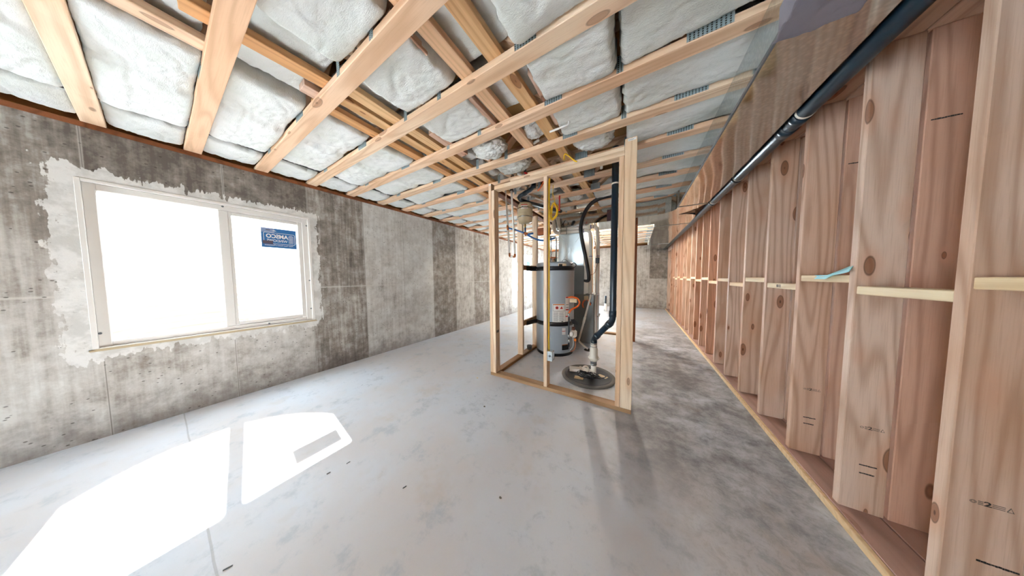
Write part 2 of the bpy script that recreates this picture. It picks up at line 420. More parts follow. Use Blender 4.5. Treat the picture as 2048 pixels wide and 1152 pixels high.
def text_obj(txt, size, mat, parent, mat4, name='lettering', extrude=0.0004, bold=0.0, sx=1.0):
    cu = bpy.data.curves.new(name, 'FONT'); cu.body = txt; cu.size = size; cu.extrude = extrude; cu.align_x = 'CENTER'; cu.align_y = 'CENTER'; cu.offset = bold
    t = bpy.data.objects.new(name, cu); C.objects.link(t)
    bpy.context.view_layer.update()
    me = bpy.data.meshes.new_from_object(t.evaluated_get(bpy.context.evaluated_depsgraph_get()))
    bpy.data.objects.remove(t); bpy.data.curves.remove(cu)
    me.materials.clear(); me.materials.append(mat)
    me.transform(mat4 @ Matrix.Diagonal((sx, 1, 1, 1)))
    return link(name, me, parent)
def frame4(origin, xa, ya):
    xa = Vector(xa).normalized(); ya = Vector(ya).normalized(); za = xa.cross(ya)
    return Matrix(((xa.x, ya.x, za.x, origin[0]), (xa.y, ya.y, za.y, origin[1]), (xa.z, ya.z, za.z, origin[2]), (0, 0, 0, 1)))

ORD = ['first', 'second', 'third', 'fourth', 'fifth', 'sixth', 'seventh', 'eighth', 'ninth', 'tenth', 'eleventh', 'twelfth',
       'thirteenth', 'fourteenth', 'fifteenth', 'sixteenth', 'seventeenth', 'eighteenth', 'nineteenth', 'twentieth',
       'twenty-first', 'twenty-second', 'twenty-third', 'twenty-fourth', 'twenty-fifth', 'twenty-sixth', 'twenty-seventh', 'twenty-eighth', 'twenty-ninth', 'thirtieth']

# ------------------------------------------------------------------ the room shell
XL, XR, YN, YF, ZC = -3.49, 1.20, -4.2, 9.2, 2.353
def wall_with_holes(name, axis, pos, thick, a0, a1, z0, z1, holes, mat):
    """axis 'Y': wall along Y at x=pos (body towards -thick); holes = (a0,a1,z0,z1)"""
    cuts = sorted({a0, a1} | {h[0] for h in holes} | {h[1] for h in holes}); zc = sorted({z0, z1} | {h[2] for h in holes} | {h[3] for h in holes})
    bm = bmesh.new()
    def solid(i, j):
        if i < 0 or j < 0 or i >= len(cuts) - 1 or j >= len(zc) - 1: return False
        ca = (cuts[i] + cuts[i + 1]) / 2; cz = (zc[j] + zc[j + 1]) / 2
        return not any(h[0] < ca < h[1] and h[2] < cz < h[3] for h in holes)
    V = {}
    def vert(a, d, z):
        k = (round(a, 5), round(d, 5), round(z, 5))
        if k not in V: V[k] = bm.verts.new((d, a, z) if axis == 'Y' else (a, d, z))
        return V[k]
    d0, d1 = pos, pos + thick
    for i in range(len(cuts) - 1):
        for j in range(len(zc) - 1):
            if not solid(i, j): continue
            A, B, Z0, Z1 = cuts[i], cuts[i + 1], zc[j], zc[j + 1]
            for d in (d0, d1): bm.faces.new((vert(A, d, Z0), vert(B, d, Z0), vert(B, d, Z1), vert(A, d, Z1)))
            if not solid(i - 1, j): bm.faces.new((vert(A, d0, Z0), vert(A, d1, Z0), vert(A, d1, Z1), vert(A, d0, Z1)))
            if not solid(i + 1, j): bm.faces.new((vert(B, d0, Z0), vert(B, d1, Z0), vert(B, d1, Z1), vert(B, d0, Z1)))
            if not solid(i, j - 1): bm.faces.new((vert(A, d0, Z0), vert(B, d0, Z0), vert(B, d1, Z0), vert(A, d1, Z0)))
            if not solid(i, j + 1): bm.faces.new((vert(A, d0, Z1), vert(B, d0, Z1), vert(B, d1, Z1), vert(A, d1, Z1)))
    return struct(obj(name, bm, mat))

WIN_FILL = (-3.0, 1.315, 0.635, 0.635)  # window added behind the camera, unseen, put in for daylight
def hole(wn): return (wn[0] - wn[2], wn[0] + wn[2], wn[1] - wn[3], wn[1] + wn[3])
wall_with_holes('wall_left', 'Y', XL, -0.10, YN, YF, 0.0, 2.318, [hole(WIN1), hole(WIN2), hole(WIN_FILL)], M_CONC)
wall_with_holes('wall_back', 'X', YF, 0.15, XL - 0.1, XR + 0.6, 0.0, 2.318, [(-3.1, -1.8, 0.05, 2.0)], M_CONCX)
# door added to the end wall for fill daylight, unseen behind the water heater
d2 = struct(empty('added_door_2', (-2.45, YF, 0)))
bm = bmesh.new()
for a in ((-.65, -.58), (.58, .65)): box_bm(a[0], a[1], .02, .1, .05, 2.0, .004, bm)
box_bm(-.65, .65, .02, .1, 1.93, 2.0, .004, bm); box_bm(-.65, .65, .02, .1, .05, .12, .004, bm)
obj('added_door_frame', bm, M_VINYL, d2)
obj('glass_pane', box_bm(-.58, .58, .055, .06, .12, 1.93), M_GLASS, d2)
# behind the camera: end wall, with an unseen door opening added for fill daylight
wall_with_holes('wall_front', 'X', YN, -0.15, XL - 0.1, XR + 0.6, 0.0, 2.318, [(-3.0, -2.0, 0.05, 2.15)], M_CONCX)
struct(obj('wall_right', box_bm(1.185, 1.20, YN, YF, 0, 2.353), M_OSB))
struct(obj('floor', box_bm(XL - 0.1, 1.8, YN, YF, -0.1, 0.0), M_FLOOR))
struct(obj('ceiling', box_bm(XL - 0.1, 1.8, YN - 0.1, YF + 0.1, 2.712, 2.73), M_OSB))
struct(obj('trim_1', box_bm(XL - 0.1, XL + 0.012, YN, YF, 2.318, 2.353), M_SILL))
struct(obj('trim_2', box_bm(XL - 0.1, 1.2, YF - 0.01, YF + 0.1, 2.318, 2.353), M_SILL))
struct(obj('wall_rim_left', box_bm(XL - 0.10, XL - 0.065, YN, YF, 2.353, 2.712), M_OSB))
struct(obj('wall_rim_back', box_bm(XL - 0.1, 1.8, YF + 0.05, YF + 0.08, 2.353, 2.712), M_OSB))
struct(obj('wall_rim_front', box_bm(XL - 0.1, 1.8, YN - 0.08, YN - 0.05, 2.318, 2.712), M_OSB))
struct(obj('wall_rim_right', box_bm(1.185, 1.20, YN, YF, 2.353, 2.712), M_OSB))

# windows ----------------------------------------------------------
def make_window(n, wn):
    yc, zc, hw, hh = wn; y0, y1, z0, z1 = yc - hw, yc + hw, zc - hh, zc + hh
    root = struct(empty('window_%d' % n, (XL, yc, z0)))
    def pb(name, bm, mat, par=root, **k):
        bmesh.ops.translate(bm, vec=Vector((-XL, -yc, -z0)), verts=bm.verts); return obj(name, bm, mat, par, **k)
    bm = bmesh.new()                       # buck: reveal lining that laps the wall opening
    for a in ((y0, y0 + .022, z0, z1), (y1 - .022, y1, z0, z1), (y0 + .0221, y1 - .0221, z1 - .022, z1), (y0 + .0221, y1 - .0221, z0, z0 + .012)):
        box_bm(XL - 0.10, XL + 0.006, a[0], a[1], a[2], a[3], 0.002, bm)
    pb('window_buck', bm, M_VINYL)
    bm = bmesh.new()
    fx0, fx1 = XL - 0.085, XL - 0.02; f = 0.05
    for a in ((y0 + .02, y0 + .02 + f, z0 + .01, z1 - .02), (y1 - .02 - f, y1 - .02, z0 + .01, z1 - .02), (y0 + .0201 + f, y1 - .0201 - f, z1 - .021 - f, z1 - .021), (y0 + .0201 + f, y1 - .0201 - f, z0 + .011, z0 + .01 + f * .8)):
        box_bm(fx0, fx1, a[0], a[1], a[2], a[3], 0.004, bm)
    pb('window_frame', bm, M_VINYL)
    ym = y0 + 0.635
    bm = box_bm(fx0, fx1 - .008, ym - .03, ym + .028, z0 + .0505, z1 - .0715, 0.004)
    pb('meeting_rail', bm, M_VINYL)
    bm = bmesh.new()                        # sliding sash
    for a in ((ym + .0285, ym + .05, z0 + .055, z1 - .072), (y1 - .105, y1 - .0705, z0 + .055, z1 - .072), (ym + .0505, y1 - .1055, z1 - .105, z1 - .0725), (ym + .0505, y1 - .1055, z0 + .052, z0 + .09)):
        box_bm(fx0 + .02, fx1 - .012, a[0], a[1], a[2], a[3], 0.003, bm)
    pb('sliding_sash', bm, M_VINYL)
    bm = box_bm(XL - .056, XL - .052, y0 + .06, ym - .02, z0 + .04, z1 - .06); pb('glass_pane', bm, M_GLASS)
    bm = box_bm(XL - .050, XL - .046, ym + .04, y1 - .09, z0 + .08, z1 - .09); pb('glass_pane', bm, M_GLASS)
    bm = box_bm(XL - .06, XL + .014, y0 - .012, y1 + .012, z0 - .012, z0 + .0005, 0.002)
    box_bm(XL - .02, XL + .010, y0 - .005, y1 + .005, z0 + .0005, z0 + .006, 0.001, bm)
    pb('sill_track', bm, M_TRACK)
    bm = bmesh.new()
    for yy, zz in ((yc, z1 - .035), (y0 + .03, z0 + .12), (y1 - .03, z1 - .1), (y1 - .03, z0 + .5), (y1 - .03, z0 + .15), (yc + .25, z0 + .03)):
        lathe_bm([(0, 0), (.008, 0), (.008, .004), (.004, .006), (0, .006)], 12, bm, (0, 0, 0))
        vs = [v for v in bm.verts if not v.tag]
        for v in vs: v.co = Vector((XL - .018 + v.co.z, yy + v.co.x, zz + v.co.y)); v.tag = True
    pb('screw_caps', bm, M_GREYP)
    return root
win1 = make_window(1, WIN1); make_window(2, WIN2); make_window(3, WIN_FILL)  # the third is the added, unseen window for fill daylight

def sticker(root, sc, org, full=True):
    """blue maker's label facing out, so it reads mirrored from the room"""
    G = empty('maker_sticker', org); G.parent = root
    L, H = 0.275, 0.215
    obj('sticker_sheet', box_bm(0, .0008, 0, L, 0, H), M_STKB, G)
    if not full: return
    obj('pale_patch', box_bm(.0008, .0012, 0, .10, H - .05, H), M_STKL, G)
    # mirrored text: local text x runs towards -Y, up +Z, standing on the room face
    def mf(y, z): return Matrix(((0, 0, 1, .0016), (-1, 0, 0, y), (0, 1, 0, z), (0, 0, 0, 1)))
    bm = bmesh.new(); yA, yB, zA, zB, tk = .018, .262, .045, .165, .004
    pts = fillet([(yA + .02, zA, 0), (yB, zA, 0), (yB, zB, 0), (yA, zB, 0), (yA, zA, 0), (yA + .02, zA, 0)], .014)
    for a, b in zip(pts, pts[1:]):
        d = (b - a)
        if d.length < 1e-6: continue
        n_ = Vector((-d.y, d.x, 0)).normalized() * tk / 2
        q = [a + n_, b + n_, b - n_, a - n_]; bm.faces.new([bm.verts.new((.0018, p.x, p.y)) for p in q])
    obj('logo_border', bm, M_PAPER, G)
    def tx(s, size, y, z, sx=1.0, mat=M_PAPER, bold=0.0):
        text_obj(s, size, mat, G, mf(y, z), 'sticker_lettering', 0.0003, bold, sx)
    tx('AMSCO', .058, .120, .126, 0.86, bold=.0020)
    tx('WINDOWS', .040, .120, .078, 0.78, bold=.0004)
    tx('Make Your Home a Masterpiece', .021, .133, .028, 0.80)
    bm = bmesh.new()                        # small arched lattice emblem
    for k in range(4): box_bm(.0012, .0018, .212 + k * .0115, .2145 + k * .0115, .06, .135 + (.012 if k in (1, 2) else 0), 0, bm)
    for k in range(5): box_bm(.0012, .0018, .212, .249, .06 + k * .0175, .0625 + k * .0175, 0, bm)
    arch = [Vector((.0015, .2305 + .0185 * math.cos(a), .132 + .018 * math.sin(a))) for a in [PI * k / 10 for k in range(11)]]
    tube_bm(arch, .0014, 6, bm)
    obj('lattice_emblem', bm, M_PAPER, G)
    obj('dark_patch', box_bm(.0018, .0022, .008, .085, .038, .075), M_STKD, G)
    bm = prism_bm([(.08, .185), (.118, .185), (.099, .196)], 0, .0006); bmesh.ops.rotate(bm, cent=(0, 0, 0), matrix=Matrix(((0, 0, 1), (1, 0, 0), (0, 1, 0))), verts=bm.verts)
    bmesh.ops.translate(bm, vec=(.001, 0, 0), verts=bm.verts); obj('peak_mark', bm, M_PAPER, G)
    obj('small_print', box_bm(.0014, .0018, .035, .068, .190, .197), M_INK, G)
sticker(win1, 1, (-.045, 0.605 - WIN1[0], 1.555 - 0.68))
G2 = empty('maker_sticker', (-.045, 0.22, 0.88)); G2.parent = bpy.data.objects['window_2']
obj('sticker_sheet', box_bm(0, .0008, 0, .275, 0, .2), M_STKB, G2)

# window wells outside -------------------------------------------------
def well(n, wn):
    yc = wn[0]; R, D = 0.72, 1.12; bm = bmesh.new(); rows = 150; segs = 40; vs = []
    z0, z1 = 0.42, 2.0
    for i in range(rows + 1):
        z = z0 + (z1 - z0) * i / rows; c = 0.012 * math.sin(z * 2 * PI / 0.068)
        vs.append([bm.verts.new((XL - 0.10 - (D + c) * math.sin(PI * k / segs), yc - (R + c) * math.cos(PI * k / segs), z)) for k in range(segs + 1)])
    for a, b in zip(vs, vs[1:]):
        for k in range(segs): bm.faces.new((a[k], a[k + 1], b[k + 1], b[k]))
    root = struct(empty('wall_window_well_%d' % n, (0, 0, 0)))
    o = obj('corrugated_shell', bm, M_WELL, root, smooth=True)
    md = o.modifiers.new('s', 'SOLIDIFY'); md.thickness = 0.004
    obj('well_gravel', prism_bm([(XL - .10, yc - R)] + [(XL - .10 - D * math.sin(PI * k / 20), yc - R * math.cos(PI * k / 20)) for k in range(21)], .40, .46), M_GRAVEL, root)
for i, wn in enumerate((WIN1, WIN2, WIN_FILL)): well(i + 1, wn)  # the last well serves the added, unseen window

# frame of the added, unseen door behind the camera
dr = struct(empty('added_door_1', (-2.5, YN, 0)))
bm = bmesh.new()
for a in ((-.5, -.43), (.43, .5)): box_bm(a[0], a[1], -.1, -.02, .05, 2.15, .004, bm)
box_bm(-.43, .43, -.1, -.02, 2.07, 2.15, .004, bm); box_bm(-.43, .43, -.1, -.02, .05, .12, .004, bm)
obj('added_door_frame', bm, M_VINYL, dr)
obj('glass_pane', box_bm(-.43, .43, -.06, -.055, .12, 2.07), M_GLASS, dr)

# ------------------------------------------------------------------ right-hand double stud wall
TS = 2.236 - 0.038
def plate(name, x0, z0, label, mat, y0=YN + .01, y1=YF - .012, dx=.14):
    o = yboard(name, x0, y0, z0, y1 - y0, dx, .038, mat); return tag(o, label, name.replace('_', ' '))
plate('bottom_plate', .888, 0.0, 'pinkish front bottom plate under the near row of studs, beside the slab edge', M_PLATE)
plate('bottom_plate', 1.034, 0.0, 'pinkish rear bottom plate under the back row of studs, against the sheathing', M_PLATE)
tag(obj('edge_strip', box_bm(.868, .886, YN + .01, YF - .01, 0, .036, .002), M_BLOCK), 'thin pale wood strip along the floor in front of the stud wall', 'wood strip')
for x0, nm in ((.888, 'front'), (1.034, 'rear')):
    o = plate('top_plate', x0, 2.236, 'orange-brown %s top plate above the long stud wall' % nm, M_BACK)
    o2 = plate('top_plate', x0, 2.275, 'upper layer of the doubled %s top plate over the long stud wall' % nm, M_BACK)
    plate('top_plate', x0, 2.314, 'topmost layer of the %s top plate, right under the trusses' % nm, M_BACK)

def stamp(parent, x0, x1, yf, z, big=True):
    """ink grade stamp on the face of a stud"""
    L = x1 - x0; G = empty('grade_stamp', (x0, yf, z)); G.parent = parent if parent else None
    f = lambda x, zz: frame4((x, -.0004, zz), (1, 0, 0), (0, 0, 1))
    if big:
        bm = bmesh.new()
        for rr in (.32, .2): 
            ring = [Vector((L * .09 + L * .075 * rr / .32 * math.cos(a), -.0004, L * .07 * rr / .32 * math.sin(a))) for a in [2 * PI * k / 16 for k in range(17)]]
            tube_bm(ring, .0006, 4, bm)
        tri = [Vector((L * .84, -.0004, -.006)), Vector((L * .98, -.0004, -.006)), Vector((L * .91, -.0004, .008)), Vector((L * .84, -.0004, -.006))]
        tube_bm(tri, .0012, 4, bm)
        for i in range(3): box_bm(L * .2, L * .32, -.0006, -.0002, -.006 + i * .005, -.0035 + i * .005, 0, bm)
        for i in range(3): box_bm(L * .52, L * .8, -.0006, -.0002, -.006 + i * .005, -.004 + i * .005, 0, bm)
        obj('stamp_marks', bm, M_INKG, G)
        text_obj('2', .021, M_INK, G, f(L * .42, 0), 'stamp_numeral', .0002, .0004, 1.3)
    else:
        random.seed(int(x0 * 1000 + z * 1000)); bm = bmesh.new(); x = 0
        while x < L:
            ww = random.uniform(.003, .009); box_bm(x, min(L, x + ww), -.0006, -.0002, random.uniform(-.0035, -.0022), random.uniform(.0022, .0035), 0, bm); x += ww + .0006
        obj('stamp_bar', bm, M_INK, G)
    return G

studs_y = [1.31 + 0.4064 * k for k in range(-2, 17)]
vis = 0
for i, y in enumerate(studs_y):
    shown = y > 1.2
    if not shown and y < 0.0: pass
    nm = ORD[vis] if shown else None
    lab = ('pale fir stud in the front row of the long right-hand wall, %s from the camera' % nm) if shown else 'front-row fir stud just outside the right edge of the view, %s of two' % ORD[i]
    lab2 = ('reddish fir stud in the back row of the right-hand wall, %s from the camera' % nm) if shown else 'back-row fir stud just outside the right edge of the view, %s of two' % ORD[i]
    jx = random.uniform(-.003, .003)
    a = tag(vstud('wall_stud', .902, y, .038, TS, .134, .038, M_STUD), lab, 'stud', 'studs of the right-hand wall, front row')
    b = tag(vstud('wall_stud', 1.047, y + jx + .003, .038, TS, .131, .038, M_BACK), lab2, 'stud', 'studs of the right-hand wall, back row')
    if shown: vis += 1
    if shown and vis == 1:
        for (xx0, xx1, zz, bg_) in ((.94, 1.012, .474, True), (.962, 1.03, .2815, False)):
            g = stamp(None, xx0, xx1, y, zz, bg_); g.parent = a; g.matrix_parent_inverse = (Matrix.Translation((.902 + .134, y, .038)) @ Matrix.Rotation(-PI / 2, 4, 'Y')).inverted()
    if shown and vis in (2, 3):
        for (xx0, xx1, zz, bg_) in ((.948, 1.018, .465, True), (.955, 1.006, .276, False), (.957, 1.0, .235, False)):
            g = stamp(None, xx0, xx1, y, zz, bg_); g.parent = a; g.matrix_parent_inverse = (Matrix.Translation((.902 + .134, y, .038)) @ Matrix.Rotation(-PI / 2, 4, 'Y')).inverted()
    if shown and vis in (2, 3, 7):
        g = stamp(None, 1.06, 1.13, y + jx + .003, 1.86, False); g.parent = b; g.matrix_parent_inverse = (Matrix.Translation((1.047 + .131, y + jx + .003, .038)) @ Matrix.Rotation(-PI / 2, 4, 'Y')).inverted()
# blocking between the studs, alternately high and low
bz = [1.158, 1.112, 1.165, 1.105, 1.145, 1.088, 1.13, 1.09, 1.135, 1.1, 1.14, 1.1, 1.14, 1.1, 1.14, 1.1, 1.13, 1.1, 1.13, 1.1]
vis = 0
for i in range(len(studs_y) - 1):
    y0 = studs_y[i] + .0395; L = .4064 - .041
    shown = y0 > .8
    z = bz[vis] if shown else 1.13
    if shown: vis += 1
    lab = 'cream wood block nailed flat between the %s and %s studs from the right edge' % (('picture-edge', 'first')[0] if vis == 1 else ORD[max(0, vis - 2)], ORD[max(0, vis - 1)]) if shown else 'wood block between the two studs outside the right edge of the view'
    o = tag(yboard('stud_block', .906, y0, z, L, .089, .038, M_BLOCK), lab, 'wood block', 'mid-height blocks in the stud wall')
    if vis == 4:
        t_ = text_obj('8X12', .026, M_INK, None, frame4((.9053, y0 + L * .55, z + .019), (0, -1, 0), (0, 0, 1)), 'handwriting', .0003, .0006, .95)
        t_.parent = o; t_.matrix_parent_inverse = (Matrix.Translation((.906 + .089, y0, z)) @ Matrix.Rotation(PI / 2, 4, 'Z')).inverted()
# header over the doorway at the far end and its posts
hd = empty('doorway_framing', (.902, 8.25, .038))
vstud('jack_stud', 0, 0, 0, 2.0, .14, .038, M_STUD, hd); vstud('jack_stud', 0, .86, 0, 2.0, .14, .038, M_STUD, hd)
yboard('header', 0, -.03, 2.0, .96, .14, .19, M_BACK, hd)
tag(hd, 'doorway opening framed with header at the far end of the stud wall', 'doorway framing')
# blue film hanging on the third block
bm = bmesh.new(); nn = 18; rows = []
for i in range(nn + 1):
    t_ = i / nn; y = 1.735 + t_ * .24; 
    zt = 1.2045 + .078 * max(0, 1 - t_ * 1.5) ** 1.3; zb = 1.2035 + .016 * max(0, 1 - t_ * 2.6) - (0.022 * min(1, max(0, (t_ - .38) * 5)))
    xw = .8925 + .004 * math.sin(t_ * 9)
    rows.append([bm.verts.new((xw + .035 * (1 - t_), y, zt)), bm.verts.new((xw + .012, y, (zt + zb) / 2 + .002)), bm.verts.new((xw - .001, y, zb))])
for a, b in zip(rows, rows[1:]):
    for k in range(2): bm.faces.new((a[k], b[k], b[k + 1], a[k + 1]))
o = obj('paper_strip', bm, M_BLUEP, smooth=True); md = o.modifiers.new('s', 'SOLIDIFY'); md.thickness = .0012
tag(o, 'turquoise plastic strip curling over a block between two near studs', 'plastic strip')

# ------------------------------------------------------------------ floor trusses overhead
def make_truss():
    r = empty('floor_truss', (0, 0, ZC))
    # chords run along X from the concrete wall to the stud wall
    xboard('bottom_chord', XL - .06, 0, 0, 4.66, .089, .038, M_TRUSS, r)
    xboard('top_chord', XL - .06, 0, .32, 4.66, .089, .038, M_TRUSS, r)
    bp = [-3.35, -2.9, -2.13, -1.30, -.52, .25, .95]; tp = [-3.2, -2.5, -1.75, -.9, -.13, .6]
    seq = []
    for i in range(len(tp)): seq += [(bp[i] + .02, tp[i] - .02), (bp[i + 1] - .02, tp[i] + .02)]
    for xb, xt in seq:
        dx = xt - xb; h = .282; L = math.hypot(dx, h) - .02; a = math.atan2(h, dx)
        me = board_mesh(round(L, 2), .085, .036, M_TRUSS, 'web')
        link('web', me, r, (xb + .018 * math.sin(a), .002, .038 - .018 * math.cos(a) + .012), (0, -a, 0))
    gm = {}
    for x, wd, zt in ((-2.93, .085, .075), (-2.13, .14, .085), (-1.49, .035, .10), (-1.13, .035, .095), (-.505, .12, .085), (-.11, .035, .08), (.27, .17, .07)):
        if wd not in gm: gm[wd] = mesh_of(box_bm(-wd / 2, wd / 2, -.0012, -.0002, .006, zt + .0), 'gusset_plate', M_GUSS)
        link('gusset_plate', gm[wd], r, (x, 0, 0))
    return r
def copy_tree(o, parent=None):
    c = o.copy(); C.objects.link(c); c.parent = parent
    for ch in list(o.children): copy_tree(ch, c)
    return c
proto = make_truss()
tk = list(range(-3, 22))
for n_, k in enumerate(tk):
    t_ = proto if n_ == 0 else copy_tree(proto)
    t_.location = (0, .181 + .4064 * k, ZC)
    lab = 'open-web fir floor truss crossing the ceiling, %s from the near end of the view' % ORD[k + 3]
    tag(t_, lab, 'floor truss', 'floor trusses overhead')

# ------------------------------------------------------------------ insulation batts
def batt_mesh(L, W, seed, droop=0.02, edge=.03):
    nx, ny = max(8, int(L / .011)), 30; bm = bmesh.new(); g = []
    for i in range(nx + 1):
        row = []
        for j in range(ny + 1):
            u = i / nx; v = j / ny; x = u * L; y = v * W
            p = Vector((x * 3.2 + seed * 7.3, y * 5 + seed, seed * 1.7)); f = Vector((x * 22 + seed, y * 30, seed)); g2 = Vector((x * 9 + seed, y * 14, seed * 2.0))
            eu = min(u, 1 - u) * L; ev = min(v, 1 - v) * W
            lift = edge * (math.exp(-(eu / .010) ** 1.3) + .45 * math.exp(-(ev / .007) ** 1.3))
            crease = abs(noise.noise(Vector((x * 2.1 + y * 3.0 + seed * 3, y * 6.0 - x * 1.5, seed * 5))))
            z = -droop * .55 * (1 - (2 * v - 1) ** 6) - .022 * noise.noise(p * .8) - .007 * noise.noise(g2) - .0045 * noise.noise(f) - .003 * noise.noise(f * 3.1) + lift + .006 * math.exp(-(crease / .02) ** 2)
            if L > .8:      # overlapping layer ends in a ragged ledge
                q = (x - .56 - .05 * noise.noise(Vector((y * 6, seed, 4))) - .012 * noise.noise(Vector((y * 30, seed, 5)))) / .012
                z += .030 * (1 / (1 + math.exp(-q)) ) * math.exp(-max(0, x - .56) / .22)
            ex = x + (.016 * noise.noise(Vector((y * 14, seed, u * 9))) + .010 * noise.noise(Vector((y * 60, seed, 2)))) * (1 if (i in (0, nx)) else .3)
            ey = y + (.003 * noise.noise(Vector((x * 25, seed, v)))) * (1 if (j in (0, ny)) else .3)
            row.append(bm.verts.new((ex, ey, z)))
        g.append(row)
    for i in range(nx):
        for j in range(ny): bm.faces.new((g[i][j], g[i][j + 1], g[i + 1][j + 1], g[i + 1][j]))
    bnd = [g[i][0] for i in range(nx + 1)] + [g[nx][j] for j in range(1, ny + 1)] + [g[i][ny] for i in range(nx - 1, -1, -1)] + [g[0][j] for j in range(ny - 1, 0, -1)]
    top = [bm.verts.new((v.co.x, v.co.y, .13)) for v in bnd]
    for i in range(len(bnd)):
        j = (i + 1) % len(bnd); bm.faces.new((bnd[i], bnd[j], top[j], top[i]))
    bm.faces.new(top)
    return mesh_of(bm, 'insulation_batt', M_FLUFF, True)
cols = [  # x0, x1, underside z, droop, wording
    (-3.475, -3.13, 2.385, .018, 'beside the concrete wall'),
    (-3.035, -1.985, 2.372, .020, 'between the black pipe and the left braces'),
    (-1.965, -1.475, 2.452, .006, 'above the left run of braces'),
    (-1.46, -.985, 2.385, .030, 'between the two runs of braces'),
    (-.97, -.575, 2.452, .006, 'above the right run of braces'),
    (-.56, -.125, 2.375, .036, 'left of the lengthwise gap before the duct'),
    (-.10, .60, 2.378, .018, 'along the big duct'),
]
vars_ = {}
skip = {(3, 3), (3, 4), (3, 5), (5, 4), (4, 4), (4, 5), (5, 6), (5, 5), (4, 3), (4, 7), (3, 6)}
for b in range(-3, 21):
    yb = .2705 + .4064 * b
    for ci, (x0, x1, z, dr_, words) in enumerate(cols):
        if (ci, b) in skip: continue
        v = random.randrange(4); key = (ci, v)
        if key not in vars_: vars_[key] = batt_mesh(x1 - x0, .3145, ci * 4 + v + 1.3, dr_)
        o = link('insulation_batt', vars_[key], None, (x0, yb + .0015, z + random.uniform(-.004, .012)))
        lab = 'white batt %s, in the %s truss bay' % (words, ORD[b + 3])
        tag(o, lab, 'insulation batt', 'white insulation batts %s' % words)
# rolled and slumped scraps above the closet
random.seed(21)
def scrap(loc, s, label):
    bm = bmesh.new(); bmesh.ops.create_icosphere(bm, subdivisions=5, radius=1.0)
    for v in bm.verts:
        d = v.co.normalized(); n1 = noise.noise(d * 1.6 + Vector(loc) * 3); n2 = noise.noise(d * 5 + Vector(loc))
        v.co = Vector((d.x * s[0], d.y * s[1], d.z * s[2])) * (1 + .25 * n1 + .12 * n2 + .07 * noise.noise(d * 13 + Vector(loc)) + .05 * noise.noise(d * 31) + .03 * noise.noise(d * 60))
    tag(obj('insulation_scrap', bm, M_FLUFF, None, loc, smooth=True), label, 'insulation scrap', 'slumped insulation scraps above the closet')
scrap((-.36, 2.06, 2.44), (.16, .13, .075), 'slumped white insulation tuft behind the closet top plate, near its right post')
scrap((-1.22, 1.66, 2.42), (.17, .12, .075), 'loose white insulation tuft hanging left of the closet beside red pipe')
scrap((-.775, 1.68, 2.465), (.10, .11, .07), 'oval white insulation tuft between two braces over the closet front')
scrap((-.83, 3.27, 2.43), (.11, .12, .07), 'round white insulation tuft above the yellow cable coil')
scrap((-1.15, 2.88, 2.44), (.16, .12, .06), 'white insulation tuft above the expansion tank')
scrap((-1.2, 2.06, 2.44), (.19, .13, .07), 'white insulation tuft behind the left closet post top')

# braces laid along the bottom chords -------------------------------------
def brace(x, y0, y1, label, ang=0.0, mat=M_STRONG, z=2.3915, w_=.089, t=.038, name='brace_board'):
    o = board(name, y1 - y0, w_, t, mat, None, (x + w_ / 2, y0, z), (0, 0, PI / 2 + ang)); return tag(o, label, 'brace board', 'braces laid across the trusses')
brace(-1.93, -1.4, .255, 'orange brace board across the two leftmost near trusses', mat=M_TRUSS)
brace(-1.715, .10, .615, 'orange brace board passing over the third truss, left run', -.09)
brace(-1.60, .645, 5.2, 'orange brace continuing away in the left run, nearest the closet', .012)
brace(-1.725, .64, 3.4, 'middle board of the three parallel braces in the left run', .015)
brace(-1.90, .60, 6.6, 'left board of the three parallel braces in the left run', .012)
brace(-.900, .30, 3.6, 'yellowish brace board, left of the pair in the right run', -.012, M_FRAME)
brace(-.765, -.5, 1.46, 'orange brace board, right of the pair in the right run near camera', -.05)
brace(-.655, 1.50, 5.0, 'orange brace board continuing right of the pair above the closet', -.02)
def cut(x, y0, y1, label):
    return tag(yboard('lumber_offcut', x - .0445, y0, 2.3915, y1 - y0, .089, .038, M_BACK), label, 'lumber offcut', 'short offcuts nailed beside the braces')
cut(-1.03, .60, .80, 'short square-cut offcut beside the yellow brace over the third truss')
cut(-.90 - .11, 1.12, 1.42, 'short offcut with a dark knot beside the yellow brace, fourth truss bay')
cut(-.535, 1.17, 1.66, 'thick orange offcut right of the double brace near the nail plate')
cut(-1.48, 1.22, 1.60, 'short orange offcut right of the left run of braces')
cut(-1.82, .52, .66, 'small pale offcut end under the second truss bay insulation')
# black pipe above the chords along the concrete wall
tag(obj('flexible_pipe', tube_bm(smooth_path([(-3.082 + .006 * math.sin(k * 1.3), YN + .1 + k * .66, 2.412 + .006 * math.sin(k * 2.1)) for k in range(21)], 4), .0185, 10), M_BLACK, smooth=True),
    'black flexible pipe running over the truss chords along the concrete wall', 'pipe')

